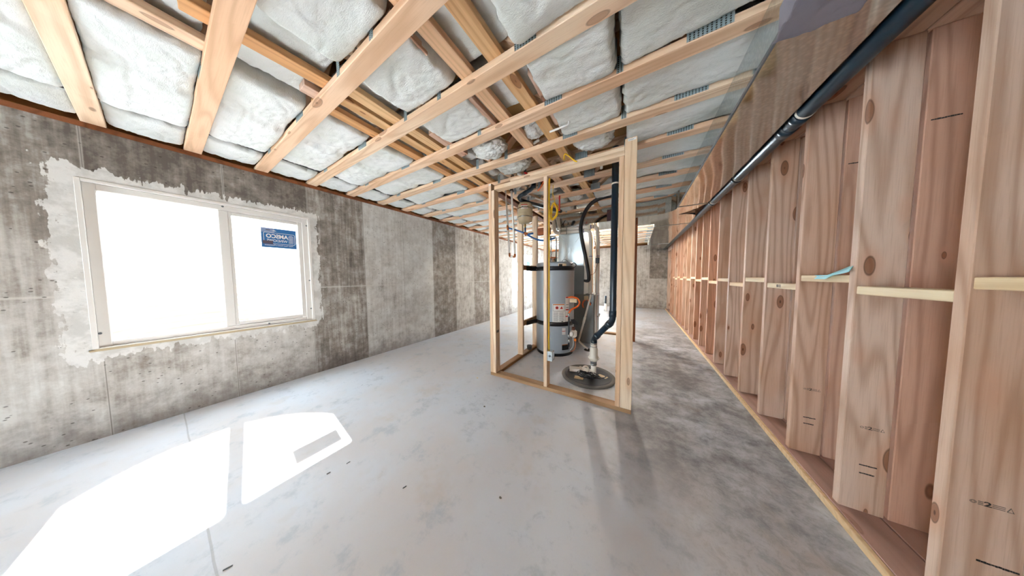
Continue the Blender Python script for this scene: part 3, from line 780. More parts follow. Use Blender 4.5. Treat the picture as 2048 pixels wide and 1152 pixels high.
# ------------------------------------------------------------------ ductwork
dz0, dz1 = 2.12, 2.336
duct = empty('supply_duct', (.595, 2.0, dz0))
def dpart(name, bm, mat=M_GALV, smooth=False):
    bmesh.ops.translate(bm, vec=-Vector(duct.location), verts=bm.verts); return obj(name, bm, mat, duct, smooth=smooth)
dpart('trunk_section', box_bm(.45, .742, YN + .05, 1.185, dz0, dz1, .002))
dpart('trunk_section', box_bm(.45, .742, 1.19, 3.62, dz0, dz1, .002))
arc = [(.45, 3.62), (.435, 3.72), (.395, 3.80), (.33, 3.86), (.24, 3.89), (.12, 3.90)]
out = arc + [(-.30, 3.90), (-.30, 4.55), (.24, 4.55), (.25, 4.80), (.757, 4.80), (.757, 4.42), (.75, 4.30), (.73, 4.20), (.68, 4.13), (.60, 4.08), (.50, 4.05), (.60, 3.93), (.68, 3.80), (.742, 3.62)]
dpart('elbow_fitting', prism_bm(out, dz0, dz1))
dpart('wide_trunk_section', box_bm(.25, .757, 4.805, 7.45, dz0, dz1, .002))
dpart('wide_trunk_section', box_bm(.25, .757, 7.46, 9.12, dz0, dz1, .002))
dpart('cross_section', box_bm(-1.45, -.305, 3.90, 4.55, dz0, dz1, .002))
for a in ((.44, .75, 1.175, 1.20), (.44, .75, 3.60, 3.635), (.24, .760, 4.79, 4.825), (.24, .760, 7.44, 7.47)):
    dpart('joint_strip', box_bm(a[0], a[1], a[2], a[3], dz0 - .006, dz1 + .001, .002), M_GALVB)
dpart('joint_strip', box_bm(-.32, -.29, 3.892, 4.558, dz0 - .006, dz1 + .001, .002), M_GALVB)
dpart('corner_seam', box_bm(.441, .4505, YN + .05, 3.60, dz0 - .004, dz0 + .012, .001), M_GREYP)
bm = bmesh.new()                                    # smeared mastic on the near joint
bmesh.ops.create_grid(bm, x_segments=40, y_segments=20, size=.5)
for v in bm.verts:
    x = .437 + (v.co.x + .5) * .20; y = 1.115 + (v.co.y + .5) * .17; n1 = noise.noise(Vector((x * 25, y * 25, 1))); n2 = noise.noise(Vector((x * 90, y * 90, 2)))
    v.co = Vector((x + n1 * .01, y + n1 * .014, dz0 - .007 - .0035 * abs(n2) - .002 * n1))
dpart('sealant_patch', bm, M_SEAL, True).modifiers.new('s', 'SOLIDIFY').thickness = .003
bm = box_bm(.437, .4495, 1.12, 1.245, dz0 - .008, dz0 + .09, .003); dpart('sealant_patch', bm, M_SEAL)
bm = box_bm(-.46, -.27, 3.893, 3.8985, dz0 + .0, dz1 - .03); dpart('sealant_patch', bm, flat('maroon_mastic', '#4a3136', .7))
tag(duct, 'long galvanised sheet-metal duct hung under the trusses by the stud wall', 'duct')

# black drain pipe beside the duct
bp = empty('drain_pipe', (.80, 2.0, 2.131))
obj('pipe_run', tube_bm([(0, YN + .1 - 2, 0), (0, 7.1, 0)], .0375, 28), M_ABS, bp, smooth=True)
for y in (-.06, .06, .85, 1.6):
    obj('coupling', tube_bm([(0, y, 0), (0, y + .075, 0)], .0425, 28), M_ABS, bp, smooth=True)
for y in (-.085, .845, 1.59):
    obj('hanger_strap', tube_bm([(0, y, 0), (0, y + .012, 0)], .0405, 28), M_PVC, bp, smooth=True)
tag(bp, 'long glossy black drain pipe running beside the duct under the top plate', 'pipe')

# ------------------------------------------------------------------ mechanical closet framing
FZ = 2.215
y0 = 2.05; xa, xb = -1.535, -.023
def fb(o, lab, cat): return tag(o, lab, cat)
fb(xboard('bottom_plate', xa, y0, 0, xb - xa, .089, .038, M_TREAT), 'brown treated bottom plate across the front of the closet framing', 'bottom plate')
fb(xboard('top_plate', xa + .085, y0, FZ, xb - xa - .172, .089, .042, M_FRAME), 'lower front top plate of the closet framing, between the corner posts', 'top plate')
fb(xboard('top_plate', xa + .30, y0 + .004, FZ + .043, xb - xa - .39, .085, .034, M_FRAME), 'upper front top plate of the closet framing, shorter at its left end', 'top plate')
H = FZ - .038
fb(vstud('closet_stud', xa, y0, .038, 2.30 - .038, .043, .089, M_FRAME), 'outer stud of the left front closet corner, with a small white tag', 'stud')
fb(vstud('closet_stud', xa + .044, y0, .038, H, .040, .089, M_FRAME), 'inner stud of the left front closet corner with black print', 'stud')
ms = fb(vstud('closet_stud', -.838, y0, .038, H, .038, .089, M_FRAME), 'single middle stud in the closet front, carrying the junction box', 'stud')
fb(vstud('closet_stud', -.152, y0, .038, H, .038, .089, M_FRAME), 'narrow stud on the inner side of the right closet corner', 'stud')
fb(vstud('closet_stud', -.112, y0, .038, 2.345 - .038, .089, .038, M_FRAME), 'wide flat stud forming the right front closet corner', 'stud')
fb(vstud('closet_stud', -.062, y0 + .04, .038, 2.30 - .038, .038, .085, M_BACK), 'reddish backing stud hidden behind the right corner post', 'stud')
tagm = M_PAPER
for (x_, z_, w_) in ((-1.525, 2.275, .03), (-.09, 2.318, .06)):
    o = obj('lumber_tag', box_bm(x_, x_ + w_, y0 - .0012, y0 - .0002, z_, z_ + .018), tagm)
    tag(o, 'small white printed tag stapled at the top of the %s closet corner' % ('left' if x_ < -1 else 'right'), 'tag')
    obj('tag_print', box_bm(x_ + .004, x_ + w_ * .7, y0 - .0016, y0 - .0012, z_ + .007, z_ + .010), M_INKG, o)
# return wall on the left
fb(yboard('bottom_plate', xa, y0 + .0895, 0, 2.3, .089, .038, M_TREAT), 'brown treated bottom plate of the closet side wall behind the water heater', 'bottom plate')
fb(yboard('top_plate', xa, y0 + .0895, FZ, 2.3, .089, .038, M_SILL), 'dark red-brown top plate of the closet side wall', 'top plate')
sy = [2.74, 3.26, 3.78]
for i, y in enumerate(sy):
    fb(vstud('closet_stud', xa, y, .038, H, .089, .038, M_FRAME), 'closet side-wall stud, %s behind the left front corner' % ORD[i], 'stud')
for z, wd in ((.47, 'lower'), (1.305, 'upper')):
    fb(yboard('stud_block', xa + .089 - .038, 2.779, z, .48, .038, .075, M_TREAT), '%s wood block between closet side studs where the black strap is nailed' % wd, 'wood block')
# back wall of the closet
fb(xboard('bottom_plate', -.75, 4.72, 0, .73, .089, .038, M_TREAT), 'orange-brown bottom plate at the back of the closet beside the furnace', 'bottom plate')
fb(vstud('closet_stud', -.052, 4.40, 0.0, 2.115, .038, .089, M_SILL), 'reddish brown stud at the rear right closet corner', 'stud')
fb(vstud('closet_stud', -.86, 4.73, .038, 2.05, .038, .089, M_FRAME), 'pale stud behind the white vent pipes, left one', 'stud')
fb(vstud('closet_stud', -.77, 4.73, .038, 2.05, .038, .089, M_FRAME), 'pale stud behind the white vent pipes, right one', 'stud')
# printed marks on the inner left corner stud
o = obj('lumber_print', box_bm(xa + .0845, xa + .0852, 2.07, 2.12, .53, .56), M_INKG); tag(o, 'black lumber print on the inner face of the left closet corner stud', 'printed mark')

# junction box and cables
jb = empty('junction_box', (-.786, 2.052, .335))
bm = box_bm(-.0, .055, -.03, .035, 0, .105, .003); obj('box_body', bm, M_GALVB, jb)
obj('cover_tab', box_bm(.056, .0575, -.022, .028, .008, .097, .002), M_GALV, jb)
obj('knockout', lathe_bm([(0, 0), (.011, 0), (.011, .002), (0, .002)], 20), M_GREYP, jb, (.0275, -.032, .055), (PI / 2, 0, 0), True)
tag(jb, 'small galvanised junction box screwed to the middle closet stud near the floor', 'junction box')
tag(obj('electrical_cable', tube_bm(smooth_path([(-.785, 2.075, .44), (-.790, 2.078, .60), (-.7885, 2.08, 1.1), (-.7885, 2.078, 1.7), (-.789, 2.08, 2.12), (-.786, 2.09, 2.2)], 6), .0075, 10), M_YEL, smooth=True),
    'yellow electrical cable running down the middle closet stud to the box', 'cable')
pts = []
for k in range(140):
    a = k * 2 * PI / 28; rr = 1 + .13 * math.sin(k * .7)
    pts.append((-.93 + .045 * rr * math.cos(a) + .01 * math.sin(k * .3), 2.62 + .025 * math.sin(a * .5 + k * .1), 2.03 + .10 * rr * math.sin(a)))
pts = [(-.94, 2.62, 2.36), (-.945, 2.62, 2.25)] + pts
tag(obj('cable_coil', tube_bm(pts, .0048, 8), M_YEL, smooth=True), 'hanging coil of yellow cable beside the middle closet stud', 'cable coil')
tag(obj('electrical_cable', tube_bm(smooth_path([(-.63, 2.06, 2.33), (-.60, 2.0, 2.345), (-.52, 2.02, 2.27), (-.50, 2.03, 2.262)], 6), .006, 8), M_YEL, smooth=True), 'short yellow cable end poking out over the closet top plate', 'cable')

# ------------------------------------------------------------------ water heater
wh = empty('water_heater', (-1.141, 3.278, 0))
R = .2965; HT = 1.405
obj('tank_shell', lathe_bm([(R - .012, .045), (R, .055), (R, HT - .02), (R - .006, HT)], 72), M_TANK, wh, smooth=True)
obj('top_cap', lathe_bm([(R - .004, HT - .002), (R - .012, HT + .012), (R - .04, HT + .02), (0, HT + .024)], 72), M_TANK, wh, smooth=True)
obj('base_ring', lathe_bm([(R - .02, .0), (R - .012, .0), (R - .012, .052), (R - .03, .052)], 72), M_BLACK, wh, smooth=True)
def arc_patch(r, a0, a1, z0, z1, n=18):
    bm = bmesh.new(); rows = [[bm.verts.new((r * math.cos(a0 + (a1 - a0) * k / n), r * math.sin(a0 + (a1 - a0) * k / n), z)) for z in (z0, z1)] for k in range(n + 1)]
    for a, b in zip(rows, rows[1:]): bm.faces.new((a[0], b[0], b[1], a[1]))
    return bm
D = math.radians
def lab(name, a0, a1, z0, z1, mat, r=R + .0012): return obj(name, arc_patch(r, D(a0), D(a1), z0, z1), mat, wh, smooth=True)
lab('warning_label', -78, -41, .505, .80, M_PAPER)
lab('label_band', -76, -43, .782, .795, M_ORINK, R + .0018)
lab('label_rule', -76, -43, .690, .694, M_INK, R + .0018)
lab('label_rule', -76, -75.4, .694, .795, M_INK, R + .0018); lab('label_rule', -43.6, -43, .694, .795, M_INK, R + .0018)
bm = bmesh.new()
for i in range(15):
    z = .672 - i * .0095
    for a0, a1 in ((-75, -60.5), (-58.5, -44)):
        e = random.uniform(0, 2.5); b2 = arc_patch(R + .0018, D(a0), D(a1 - e), z, z + .0035, 6)
        me = bpy.data.meshes.new('t'); b2.to_mesh(me); b2.free(); bm.from_mesh(me); bpy.data.meshes.remove(me)
obj('label_text', bm, flat('grey_print', '#8f8d8a', .7), wh)
def disc_on(a, z, rad, mat, name, tri=False):
    n = 3 if tri else 20; bm = bmesh.new(); vs = []
    for k in range(n):
        t_ = 2 * PI * k / n + PI / 2; aa = D(a) + rad * math.cos(t_) / R; vs.append(bm.verts.new(((R + .0022) * math.cos(aa), (R + .0022) * math.sin(aa), z + rad * math.sin(t_))))
    bm.faces.new(vs); obj(name, bm, mat, wh)
disc_on(-65, .742, .022, M_REDINK, 'warning_icon'); disc_on(-65, .742, .010, M_INK, 'warning_icon'); disc_on(-52, .738, .027, M_REDINK, 'warning_icon', True)
lab('maker_mark', -52, -47, .530, .540, M_INK, R + .0018)
lab('side_label', -40, -27, .535, .905, M_PAPER)
for z in (.885, .70, .60): lab('side_label_band', -39, -28, z, z + .018, M_REDINK, R + .0018)
lab('side_label_print', -38, -29, .78, .786, M_INK, R + .0018); lab('side_label_print', -38, -29, .74, .746, M_INK, R + .0018)
lab('lower_label', -50, -39, .335, .435, M_PAPER); lab('lower_label_band', -50, -39, .385, .393, M_REDINK, R + .0018)
lab('rating_plate', -62, -38, 1.345, 1.395, M_BLOCK); lab('rating_print', -60, -50, 1.355, 1.388, M_INK, R + .0018)
# burner access opening
obj('burner_opening', arc_patch(R + .001, D(-50), D(-27), .10, .175), M_DRAIN, wh, smooth=True)
obj('burner_trim', arc_patch(R + .002, D(-50), D(-27), .175, .185), M_COPPER, wh, smooth=True)
tag(wh, 'tall grey cylindrical water heater strapped to the closet framing', 'water heater')
# gas valve and its pipework
gv = empty('gas_valve', (-.79, 3.08, .36))
obj('valve_body', box_bm(-.04, .045, -.045, .035, -.04, .06, .012, None, 3), M_PVC, gv)
obj('valve_knob', lathe_bm([(0, 0), (.03, 0), (.032, .03), (.02, .042), (0, .042)], 24), M_PAPER, gv, (-.01, -.045, .015), (PI / 2, 0, 0), True)
obj('valve_cap', lathe_bm([(0, 0), (.022, 0), (.022, .05), (0, .05)], 20), M_BROWN, gv, (.0, 0, .055), (0, 0, 0), True)
obj('warning_tag', box_bm(.02, .055, -.05, -.048, -.085, -.05), M_ORINK, gv)
obj('burner_tube', tube_bm(smooth_path([(.0, -.02, -.04), (.01, -.03, -.14), (-.01, -.035, -.2), (-.04, -.04, -.235)], 6), .006, 8), M_GALVB, gv, smooth=True)
obj('burner_tube', tube_bm(smooth_path([(.02, -.02, -.04), (.04, -.03, -.13), (.02, -.035, -.22), (-.03, -.04, -.25)], 6), .005, 8), M_COPPER, gv, smooth=True)
tag(gv, 'white gas control valve with copper tubes at the right of the water heater', 'gas valve')
gp = empty('gas_riser', (-.835, 3.0, .3))
obj('black_riser', tube_bm([(0, 0, -.11), (0, 0, .375)], .0115, 12), M_ABS, gp, smooth=True)
for z in (-.05, .02, .33): obj('pipe_joint', tube_bm([(0, 0, z), (0, 0, z + .05)], .016, 12), M_GALVB, gp, smooth=True)
obj('flexible_connector', tube_bm(smooth_path([(0, 0, .375), (.03, .02, .43), (.10, .06, .47), (.13, .07, .52), (.11, .06, .58), (.05, .03, .61), (-.02, .06, .60)], 6), .013, 12), M_ORANGE, gp, smooth=True)
obj('paper_tag', box_bm(.0, .10, .035, .037, .53, .585), M_BLOCK, gp)
tag(gp, 'black gas riser with orange flexible hose looping to the water heater', 'gas pipe')
# straps
def strap(z, label):
    bm = bmesh.new(); cx, cy = -1.141, 3.278; hh = .032; r = R + .004; P = []
    P.append(Vector((xa + .0895, 2.86))); P.append(Vector((-1.40, 3.045)))
    for k in range(31):
        a = D(-140 + k * 5.2); P.append(Vector((cx + r * math.cos(a), cy + r * math.sin(a))))
    vs = [[bm.verts.new((p.x, p.y, z)), bm.verts.new((p.x, p.y, z + hh * 2))] for p in P]
    for a, b in zip(vs, vs[1:]): bm.faces.new((a[0], b[0], b[1], a[1]))
    o = obj('tank_strap', bm, M_STRAPB, smooth=True); md = o.modifiers.new('s', 'SOLIDIFY'); md.thickness = .003; md.offset = 1
    tag(o, label, 'strap', 'black straps around the water heater')
strap(.462, 'lower black strap holding the water heater to the side wall')
strap(1.295, 'upper black strap around the top of the water heater')
# curl ends of the straps on the right of the tank
tag(obj('strap_tail', tube_bm(smooth_path([(-.86, 3.20, 1.33), (-.80, 3.16, 1.34), (-.775, 3.15, 1.375), (-.81, 3.15, 1.405), (-.85, 3.17, 1.38)], 6), .006, 8), M_BLACK, smooth=True), 'curled loose end of the upper black strap', 'strap end')
bm = prism_bm([(0, 0), (.05, .01), (.12, -.045), (.10, -.075), (.03, -.06)], 0, .003)
tag(obj('strap_tail', bm, M_BLACK, None, (-.85, 3.14, .56), (PI / 2, 0, .2)), 'twisted loose end of the lower black strap', 'strap end')
# water lines at the tank top
tag(obj('water_pipe', tube_bm(fillet([(-1.215, 3.30, HT + .02), (-1.215, 3.30, 1.845), (-1.28, 3.32, 1.86)], .03), .010, 12), M_GALVB, smooth=True), 'bent steel pipe rising from the water heater top, left one', 'pipe')
wp2 = obj('water_pipe', tube_bm(fillet([(-1.13, 3.30, HT + .02), (-1.13, 3.30, 1.84), (-1.22, 3.30, 1.86), (-1.30, 3.31, 1.83)], .04), .012, 12), M_GALVB, smooth=True)
tag(wp2, 'bent steel pipe rising from the water heater top, right one', 'pipe')
vh = empty('draft_hood', (-1.19, 3.33, HT + .02))
obj('hood_collar', lathe_bm([(.055, 0), (.055, .03), (.04, .05), (.04, .075)], 28), M_GALV, vh, smooth=True)
obj('hood_cap', lathe_bm([(0, .078), (.07, .075), (.075, .085), (.03, .1), (0, .1)], 28), M_COPPER, vh, smooth=True)
tag(vh, 'low metal draft hood on top of the water heater', 'draft hood')
tag(obj('wire_tail', tube_bm(smooth_path([(-1.0, 3.2, HT + .024), (-.98, 3.18, HT + .05), (-.93, 3.15, HT + .05), (-.89, 3.13, HT + .02)], 6), .003, 6), M_BLACK, smooth=True), 'thin black wires curling over the water heater rim', 'wire')

# expansion tank
et = empty('expansion_tank', (-1.345, 2.63, 1.93))
obj('tank_body', lathe_bm([(0, 0), (.05, .002), (.085, .018), (.1, .05), (.103, .14), (.103, .21), (.098, .25), (.08, .275), (.04, .287), (0, .29)], 40), M_BEIGE, et, smooth=True)
obj('seam_band', lathe_bm([(.1035, .128), (.106, .131), (.106, .139), (.1035, .142)], 40), M_BEIGE, et, smooth=True)
obj('paper_label', arc_patch(.1045, D(-95), D(-45), .175, .225, 10), M_PAPER, et, smooth=True)
obj('red_label_stripe', arc_patch(.105, D(-95), D(-45), .226, .236, 10), M_REDINK, et, smooth=True)
obj('label_print', arc_patch(.105, D(-70), D(-48), .183, .188, 6), M_REDINK, et, smooth=True)
obj('label_print', arc_patch(.105, D(-90), D(-78), .2, .212, 6), M_INK, et, smooth=True)
for z in (.085, .20):
    obj('clamp_band', lathe_bm([(.1038, z - .006), (.1055, z - .006), (.1055, z + .006), (.1038, z + .006)], 40), M_GALVB, et, smooth=True)
    obj('clamp_arm', tube_bm([(-.085, .06, z), (-.14, .075, z + .008), (-.16, .05, z + .02)], .005, 8), M_GALV, et, smooth=True)
obj('back_bracket', box_bm(-.118, -.106, .03, .07, .03, .25, .002), M_GALVB, et)
obj('brass_nipple', tube_bm([(0, 0, 0), (0, 0, -.05)], .012, 12), M_BRASS, et, smooth=True)
obj('blue_stub', tube_bm([(0, 0, -.05), (0, 0, -.125)], .0125, 12), M_BLUE, et, smooth=True)
obj('copper_elbow', tube_bm(fillet([(0, 0, -.12), (0, 0, -.15), (.03, -.02, -.155)], .02), .013, 12), M_COPPER, et, smooth=True)
obj('blue_stub', tube_bm([(.03, -.02, -.155), (.09, -.05, -.16)], .011, 12), M_BLUE, et, smooth=True)
tag(et, 'beige expansion tank banded to a closet stud beneath the ceiling', 'expansion tank')

# white water lines with copper fittings, blue feed
wl = empty('water_line_loop', (-1.41, 2.30, 1.47))
tx = .0115
obj('white_riser', tube_bm([(-.045, 0, .86), (-.01, 0, .37)], tx, 14), M_WPIPE, wl, smooth=True)
obj('white_riser', tube_bm([(-.01, 0, .34), (.01, 0, .03)], tx, 14), M_WPIPE, wl, smooth=True)
obj('white_riser', tube_bm([(.045, .0, .80), (.088, 0, .01)], tx + .001, 14), M_WPIPE, wl, smooth=True)
obj('copper_tee', tube_bm([(-.015, 0, .385), (-.009, 0, .325)], .015, 14), M_COPPER, wl, smooth=True)
obj('copper_bottom', tube_bm(fillet([(.01, 0, .035), (.012, 0, -.005), (.088, 0, -.015), (.088, 0, .02)], .015), .013, 14), M_COPPER, wl, smooth=True)
obj('white_bridge', tube_bm([(.03, 0, -.009), (.07, 0, -.012)], .0145, 14), M_WPIPE, wl, smooth=True)
obj('pipe_guard', tube_bm([(-.046, 0, .86), (-.047, 0, .885)], .02, 14), M_BLACK, wl, smooth=True)
obj('pipe_guard', tube_bm([(.044, 0, .80), (.043, 0, .825)], .02, 14), M_BLACK, wl, smooth=True)
tag(wl, 'two white vertical water pipes joined by copper fittings near the left closet post', 'water pipe')
bl = empty('cold_water_line', (-1.42, 2.30, 1.82))
obj('blue_pipe', tube_bm(smooth_path([(.012, 0, 0), (.10, .03, -.03), (.20, .06, -.07)], 6), .0105, 12), M_BLUE, bl, smooth=True)
obj('copper_tee', tube_bm([(.20, .06, -.07), (.245, .07, -.09)], .015, 12), M_COPPER, bl, smooth=True)
obj('blue_pipe', tube_bm([(.245, .07, -.09), (.31, .09, -.082)], .012, 12), M_BLUE, bl, smooth=True)
obj('blue_pipe', tube_bm(smooth_path([(.235, .07, -.095), (.33, .10, -.15), (.43, .13, -.175), (.56, .16, -.155)], 6), .0105, 12), M_BLUE, bl, smooth=True)
tag(bl, 'blue water line sagging from the white pipes towards the middle stud', 'water pipe')
tag(xboard('wood_block', -.945, 2.1395, 1.655, .14, .04, .075, M_SILL), 'short dark wood block behind the middle stud above the blue line', 'wood block')

# black vent elbows under the trusses
ve = empty('vent_pipe', (-1.22, 2.6, 2.33))
obj('vent_bend', tube_bm(fillet([(.03, .0, .16), (.012, 0, .05), (-.06, -.03, 0), (-.20, -.02, -.035), (-.22, .08, -.05), (.10, .9, -.04)], .05, 6), .027, 18), M_ABS, ve, smooth=True)
obj('vent_hub', tube_bm([(.02, 0, .09), (.014, 0, .045)], .032, 18), M_ABS, ve, smooth=True)
obj('vent_hub', tube_bm([(-.075, -.028, -.004), (-.12, -.026, -.016)], .032, 18), M_ABS, ve, smooth=True)
tag(ve, 'black vent pipe with elbows under the trusses above the expansion tank', 'pipe')
for pts_, m_, lb in (([(-1.32, 1.76, 2.47), (-1.2, 1.9, 2.43), (-1.12, 2.05, 2.40)], M_RED, 'red water pipe slanting above the closet front near its left corner'),
                     ([(-1.36, 1.6, 2.50), (-1.29, 1.68, 2.47), (-1.27, 1.74, 2.45)], M_RED, 'short red water pipe stub with brass end left of the closet'),
                     ([(-1.12, 2.18, 2.38), (-1.02, 2.45, 2.36)], M_RED, 'red water pipe below the trusses just inside the closet'),
                     ([(-.98, 3.0, 2.36), (-1.0, 3.05, 2.16)], M_RED, 'red water pipe dropping behind the middle closet stud'),
                     ([(-.33, 1.90, 2.46), (-.30, 2.0, 2.40)], M_RED, 'red pipe in the dark gap near the right closet post')):
    tag(obj('water_pipe', tube_bm(smooth_path(pts_, 5), .0115, 10), m_, smooth=True), lb, 'pipe')
for pts_, lb, rr in (([(-1.42, 1.70, 2.42), (-1.22, 1.99, 2.42)], 'white pipe slanting beside the red pipe, left of the closet', .013),
                     ([(-1.1, 2.30, 2.37), (-1.36, 2.42, 2.33)], 'white pipe with brass ends below the trusses inside the closet', .013),
                     ([(-1.20, 2.16, 2.38), (-1.10, 2.36, 2.37)], 'white pipe crossing beside the red pipe inside the closet', .013),
                     ([(-.62, 1.99, 2.42), (-.42, 1.87, 2.42)], 'white pipe stub with black cap above the closet top plate', .015),
                     ([(-1.25, 2.75, 2.30), (-1.08, 3.3, 2.30)], 'white pipe running back past the expansion tank', .011),
                     ([(-1.0, 1.86, 2.42), (-.78, 1.80, 2.42)], 'white pipe lying across the bay between the closet and fourth truss', .012),
                     ([(-.47, 1.62, 2.46), (-.47, 1.66, 2.36), (-.62, 1.64, 2.345)], 'thin white pipe hooking below the truss chord', .007),
                     ([(-.325, 2.3, 2.42), (-.33, 2.31, 2.27)], 'white pipe pair member beside the black drain riser', .013)):
    tag(obj('white_pipe', tube_bm(fillet(pts_, .02), rr, 10), M_WPIPE, smooth=True), lb, 'pipe')
tag(obj('orange_conduit', tube_bm(smooth_path([(-1.0, 2.5, 2.42), (-1.02, 2.47, 2.34), (-1.07, 2.47, 2.28), (-1.1, 2.5, 2.29)], 6), .008, 8), M_ORANGE, smooth=True), 'orange flexible conduit loop behind the middle closet stud', 'conduit')
tag(obj('orange_conduit', tube_bm(smooth_path([(.0, 2.62, 2.41), (.14, 2.655, 2.415), (.28, 2.69, 2.42), (.40, 2.72, 2.42)], 6), .006, 8), M_RED, smooth=True), 'red-orange line crossing the bay between closet and duct', 'conduit')
tag(obj('orange_conduit', tube_bm([(-.45, 2.45, 2.42), (-.30, 2.40, 2.43)], .009, 8), M_ORANGE, smooth=True), 'orange conduit stub beside the black drain riser', 'conduit')

# ------------------------------------------------------------------ furnace, coil case, plenum
fu = empty('furnace', (-.95, 4.1, 0))
def fp(name, bm, mat, sm=False):
    bmesh.ops.translate(bm, vec=-Vector(fu.location), verts=bm.verts); return obj(name, bm, mat, fu, smooth=sm)
fp('burner_cabinet', box_bm(-1.28, -.640, 3.86, 4.45, 0.01, .882, .004), M_CABD)
fp('side_panel', box_bm(-.6405, -.632, 3.90, 4.40, .06, .86, .003), M_CAB)
fp('panel_seam', box_bm(-.634, -.628, 4.12, 4.13, .06, .86), M_COPPER)
fp('coil_cabinet', box_bm(-1.28, -.812, 3.862, 4.45, .884, 1.392, .004), M_CAB)
fp('plenum', box_bm(-1.28, -.825, 3.87, 4.42, 1.394, 2.119, .002), M_PLEN)
bm = bmesh.new()
for (a, b) in (((-1.275, 1.40), (-1.05, 1.70)), ((-1.05, 1.70), (-.83, 2.0)), ((-1.275, 2.0), (-1.05, 1.70)), ((-1.05, 1.70), (-.83, 1.40))):
    tube_bm([(a[0], 3.8695, a[1]), (b[0], 3.8695, b[1])], .0012, 4, bm)
fp('cross_break', bm, M_GALVB)
fp('plenum_collar', box_bm(-1.30, -.805, 3.85, 4.44, 2.06, 2.115, .003), M_GALVB)
bm = tube_bm([(-.628, 4.15, .46), (-.60, 4.15, .46), (-.60, 4.25, .49)], .012, 8); fp('gas_shutoff', bm, M_GALVB, True)
bm = box_bm(-.79, -.66, 3.9, 4.0, .882, .89, .001); fp('vent_flange', bm, M_BLACK)
fp('hose_port', tube_bm([(-.70, 3.86, .735), (-.70, 3.85, .735)], .02, 16), M_BLACK, True)
tag(fu, 'grey furnace cabinet with coil case and silver plenum behind the water heater', 'furnace')
oh = empty('drain_hose', (-.78, 3.84, .80))
obj('orange_hose', tube_bm(smooth_path([(0.01, 0, .0), (-.03, -.01, -.04), (-.045, -.005, -.10), (-.03, 0, -.15)], 6), .011, 10), M_ORANGE, oh, smooth=True)
obj('orange_hose', tube_bm(smooth_path([(.03, 0, .0), (.06, -.01, -.03), (.08, 0, -.07), (.083, .005, -.10)], 6), .012, 10), M_ORANGE, oh, smooth=True)
obj('switch_body', box_bm(-.02, .05, -.02, .01, -.01, .06, .004), M_BEIGE, oh)
tag(oh, 'orange drain hoses hanging from a small switch on the furnace front', 'hose')
cp = tube_bm(fillet([(-.655, 3.66, .90), (-.66, 3.64, .86), (-.745, 3.60, .48), (-.83, 3.58, .12), (-.74, 3.575, .05), (-.675, 3.57, .012)], .03), .0155, 14)
tube_bm([(-.735, 3.604, .525), (-.757, 3.596, .43)], .020, 14, cp)
tag(obj('condensate_pipe', cp, M_PVC, smooth=True), 'cream condensate pipe leaning down the furnace front to the floor drain', 'pipe')
fd = obj('floor_drain', lathe_bm([(0, .001), (.055, .001), (.06, .004), (.072, .004), (.074, 0)], 32), M_DRAIN, None, (-.66, 3.55, 0), smooth=True)
tag(fd, 'round dark floor drain between water heater and furnace', 'floor drain')
# pvc vents
for (xv, yv, zt, xl, lb) in ((-.715, 3.80, 1.985, -1.33, 'front'), (-.60, 3.82, 2.045, -1.25, 'rear')):
    e = empty('vent_pipe_run', (xv, yv, .89))
    pts_ = fillet([(0, .12, 0), (0, .12, .95) if lb == 'rear' else (0, .12, .93), (0, 0, zt - .89), (xl - xv, 0, zt - .89 + (.015)), (xl - xv - .03, 0, 1.40)], .075, 7)
    obj('white_vent_pipe', tube_bm(pts_, .030, 20), M_PVC, e, smooth=True)
    obj('coupling', tube_bm([(0, .12, .60), (0, .12, .66)], .035, 20), M_PVC, e, smooth=True)
    obj('primer_ring', tube_bm([(0, .12, .66), (0, .12, .668)], .0315, 20), M_PURPLE, e, smooth=True)
    obj('primer_ring', tube_bm([(-.09, 0, zt - .888), (-.10, 0, zt - .888)], .0325, 20), M_PURPLE, e, smooth=True)
    obj('coupling', tube_bm([(-.10, 0, zt - .888), (-.15, 0, zt - .887)], .035, 20), M_PVC, e, smooth=True)
    tag(e, '%s white vent pipe climbing from the furnace and turning left under the duct' % lb, 'vent pipe')
# insulated lineset
tag(obj('insulated_line', tube_bm(smooth_path([(-.12, 3.36, 2.38), (-.24, 3.4, 2.348), (-.36, 3.4, 2.362), (-.50, 3.4, 2.352), (-.61, 3.4, 2.305), (-.69, 3.4, 2.22), (-.745, 3.4, 2.10), (-.772, 3.4, 1.95), (-.757, 3.42, 1.80), (-.735, 3.44, 1.66), (-.705, 3.46, 1.50), (-.675, 3.5, 1.30), (-.665, 3.52, 1.17), (-.70, 3.6, 1.13), (-.80, 3.9, 1.13)], 6),
     .0285, 16), M_BLACK, smooth=True), 'thick black insulated refrigerant line arching down to the coil case', 'pipe')
tw = empty('thermostat_wire', (-.537, 3.5, 1.45))
obj('brown_wire', tube_bm(smooth_path([(.29, 0, .87), (.13, 0, .70), (-.03, 0, .62), (-.066, 0, .51), (-.058, 0, .39), (-.02, 0, .16), (0, 0, .03)], 6), .0038, 6), M_BROWN, tw, smooth=True)
obj('black_connector', box_bm(-.028, .028, -.015, .015, -.045, .04, .004), M_BLACK, tw)
obj('brown_wire', tube_bm(smooth_path([(-.003, 0, -.045), (-.02, 0, -.15), (-.06, 0, -.21), (-.125, .02, -.23)], 6), .0038, 6), M_BROWN, tw, smooth=True)
tag(tw, 'thin brown wire with black connector hanging in front of the vent pipes', 'wire')
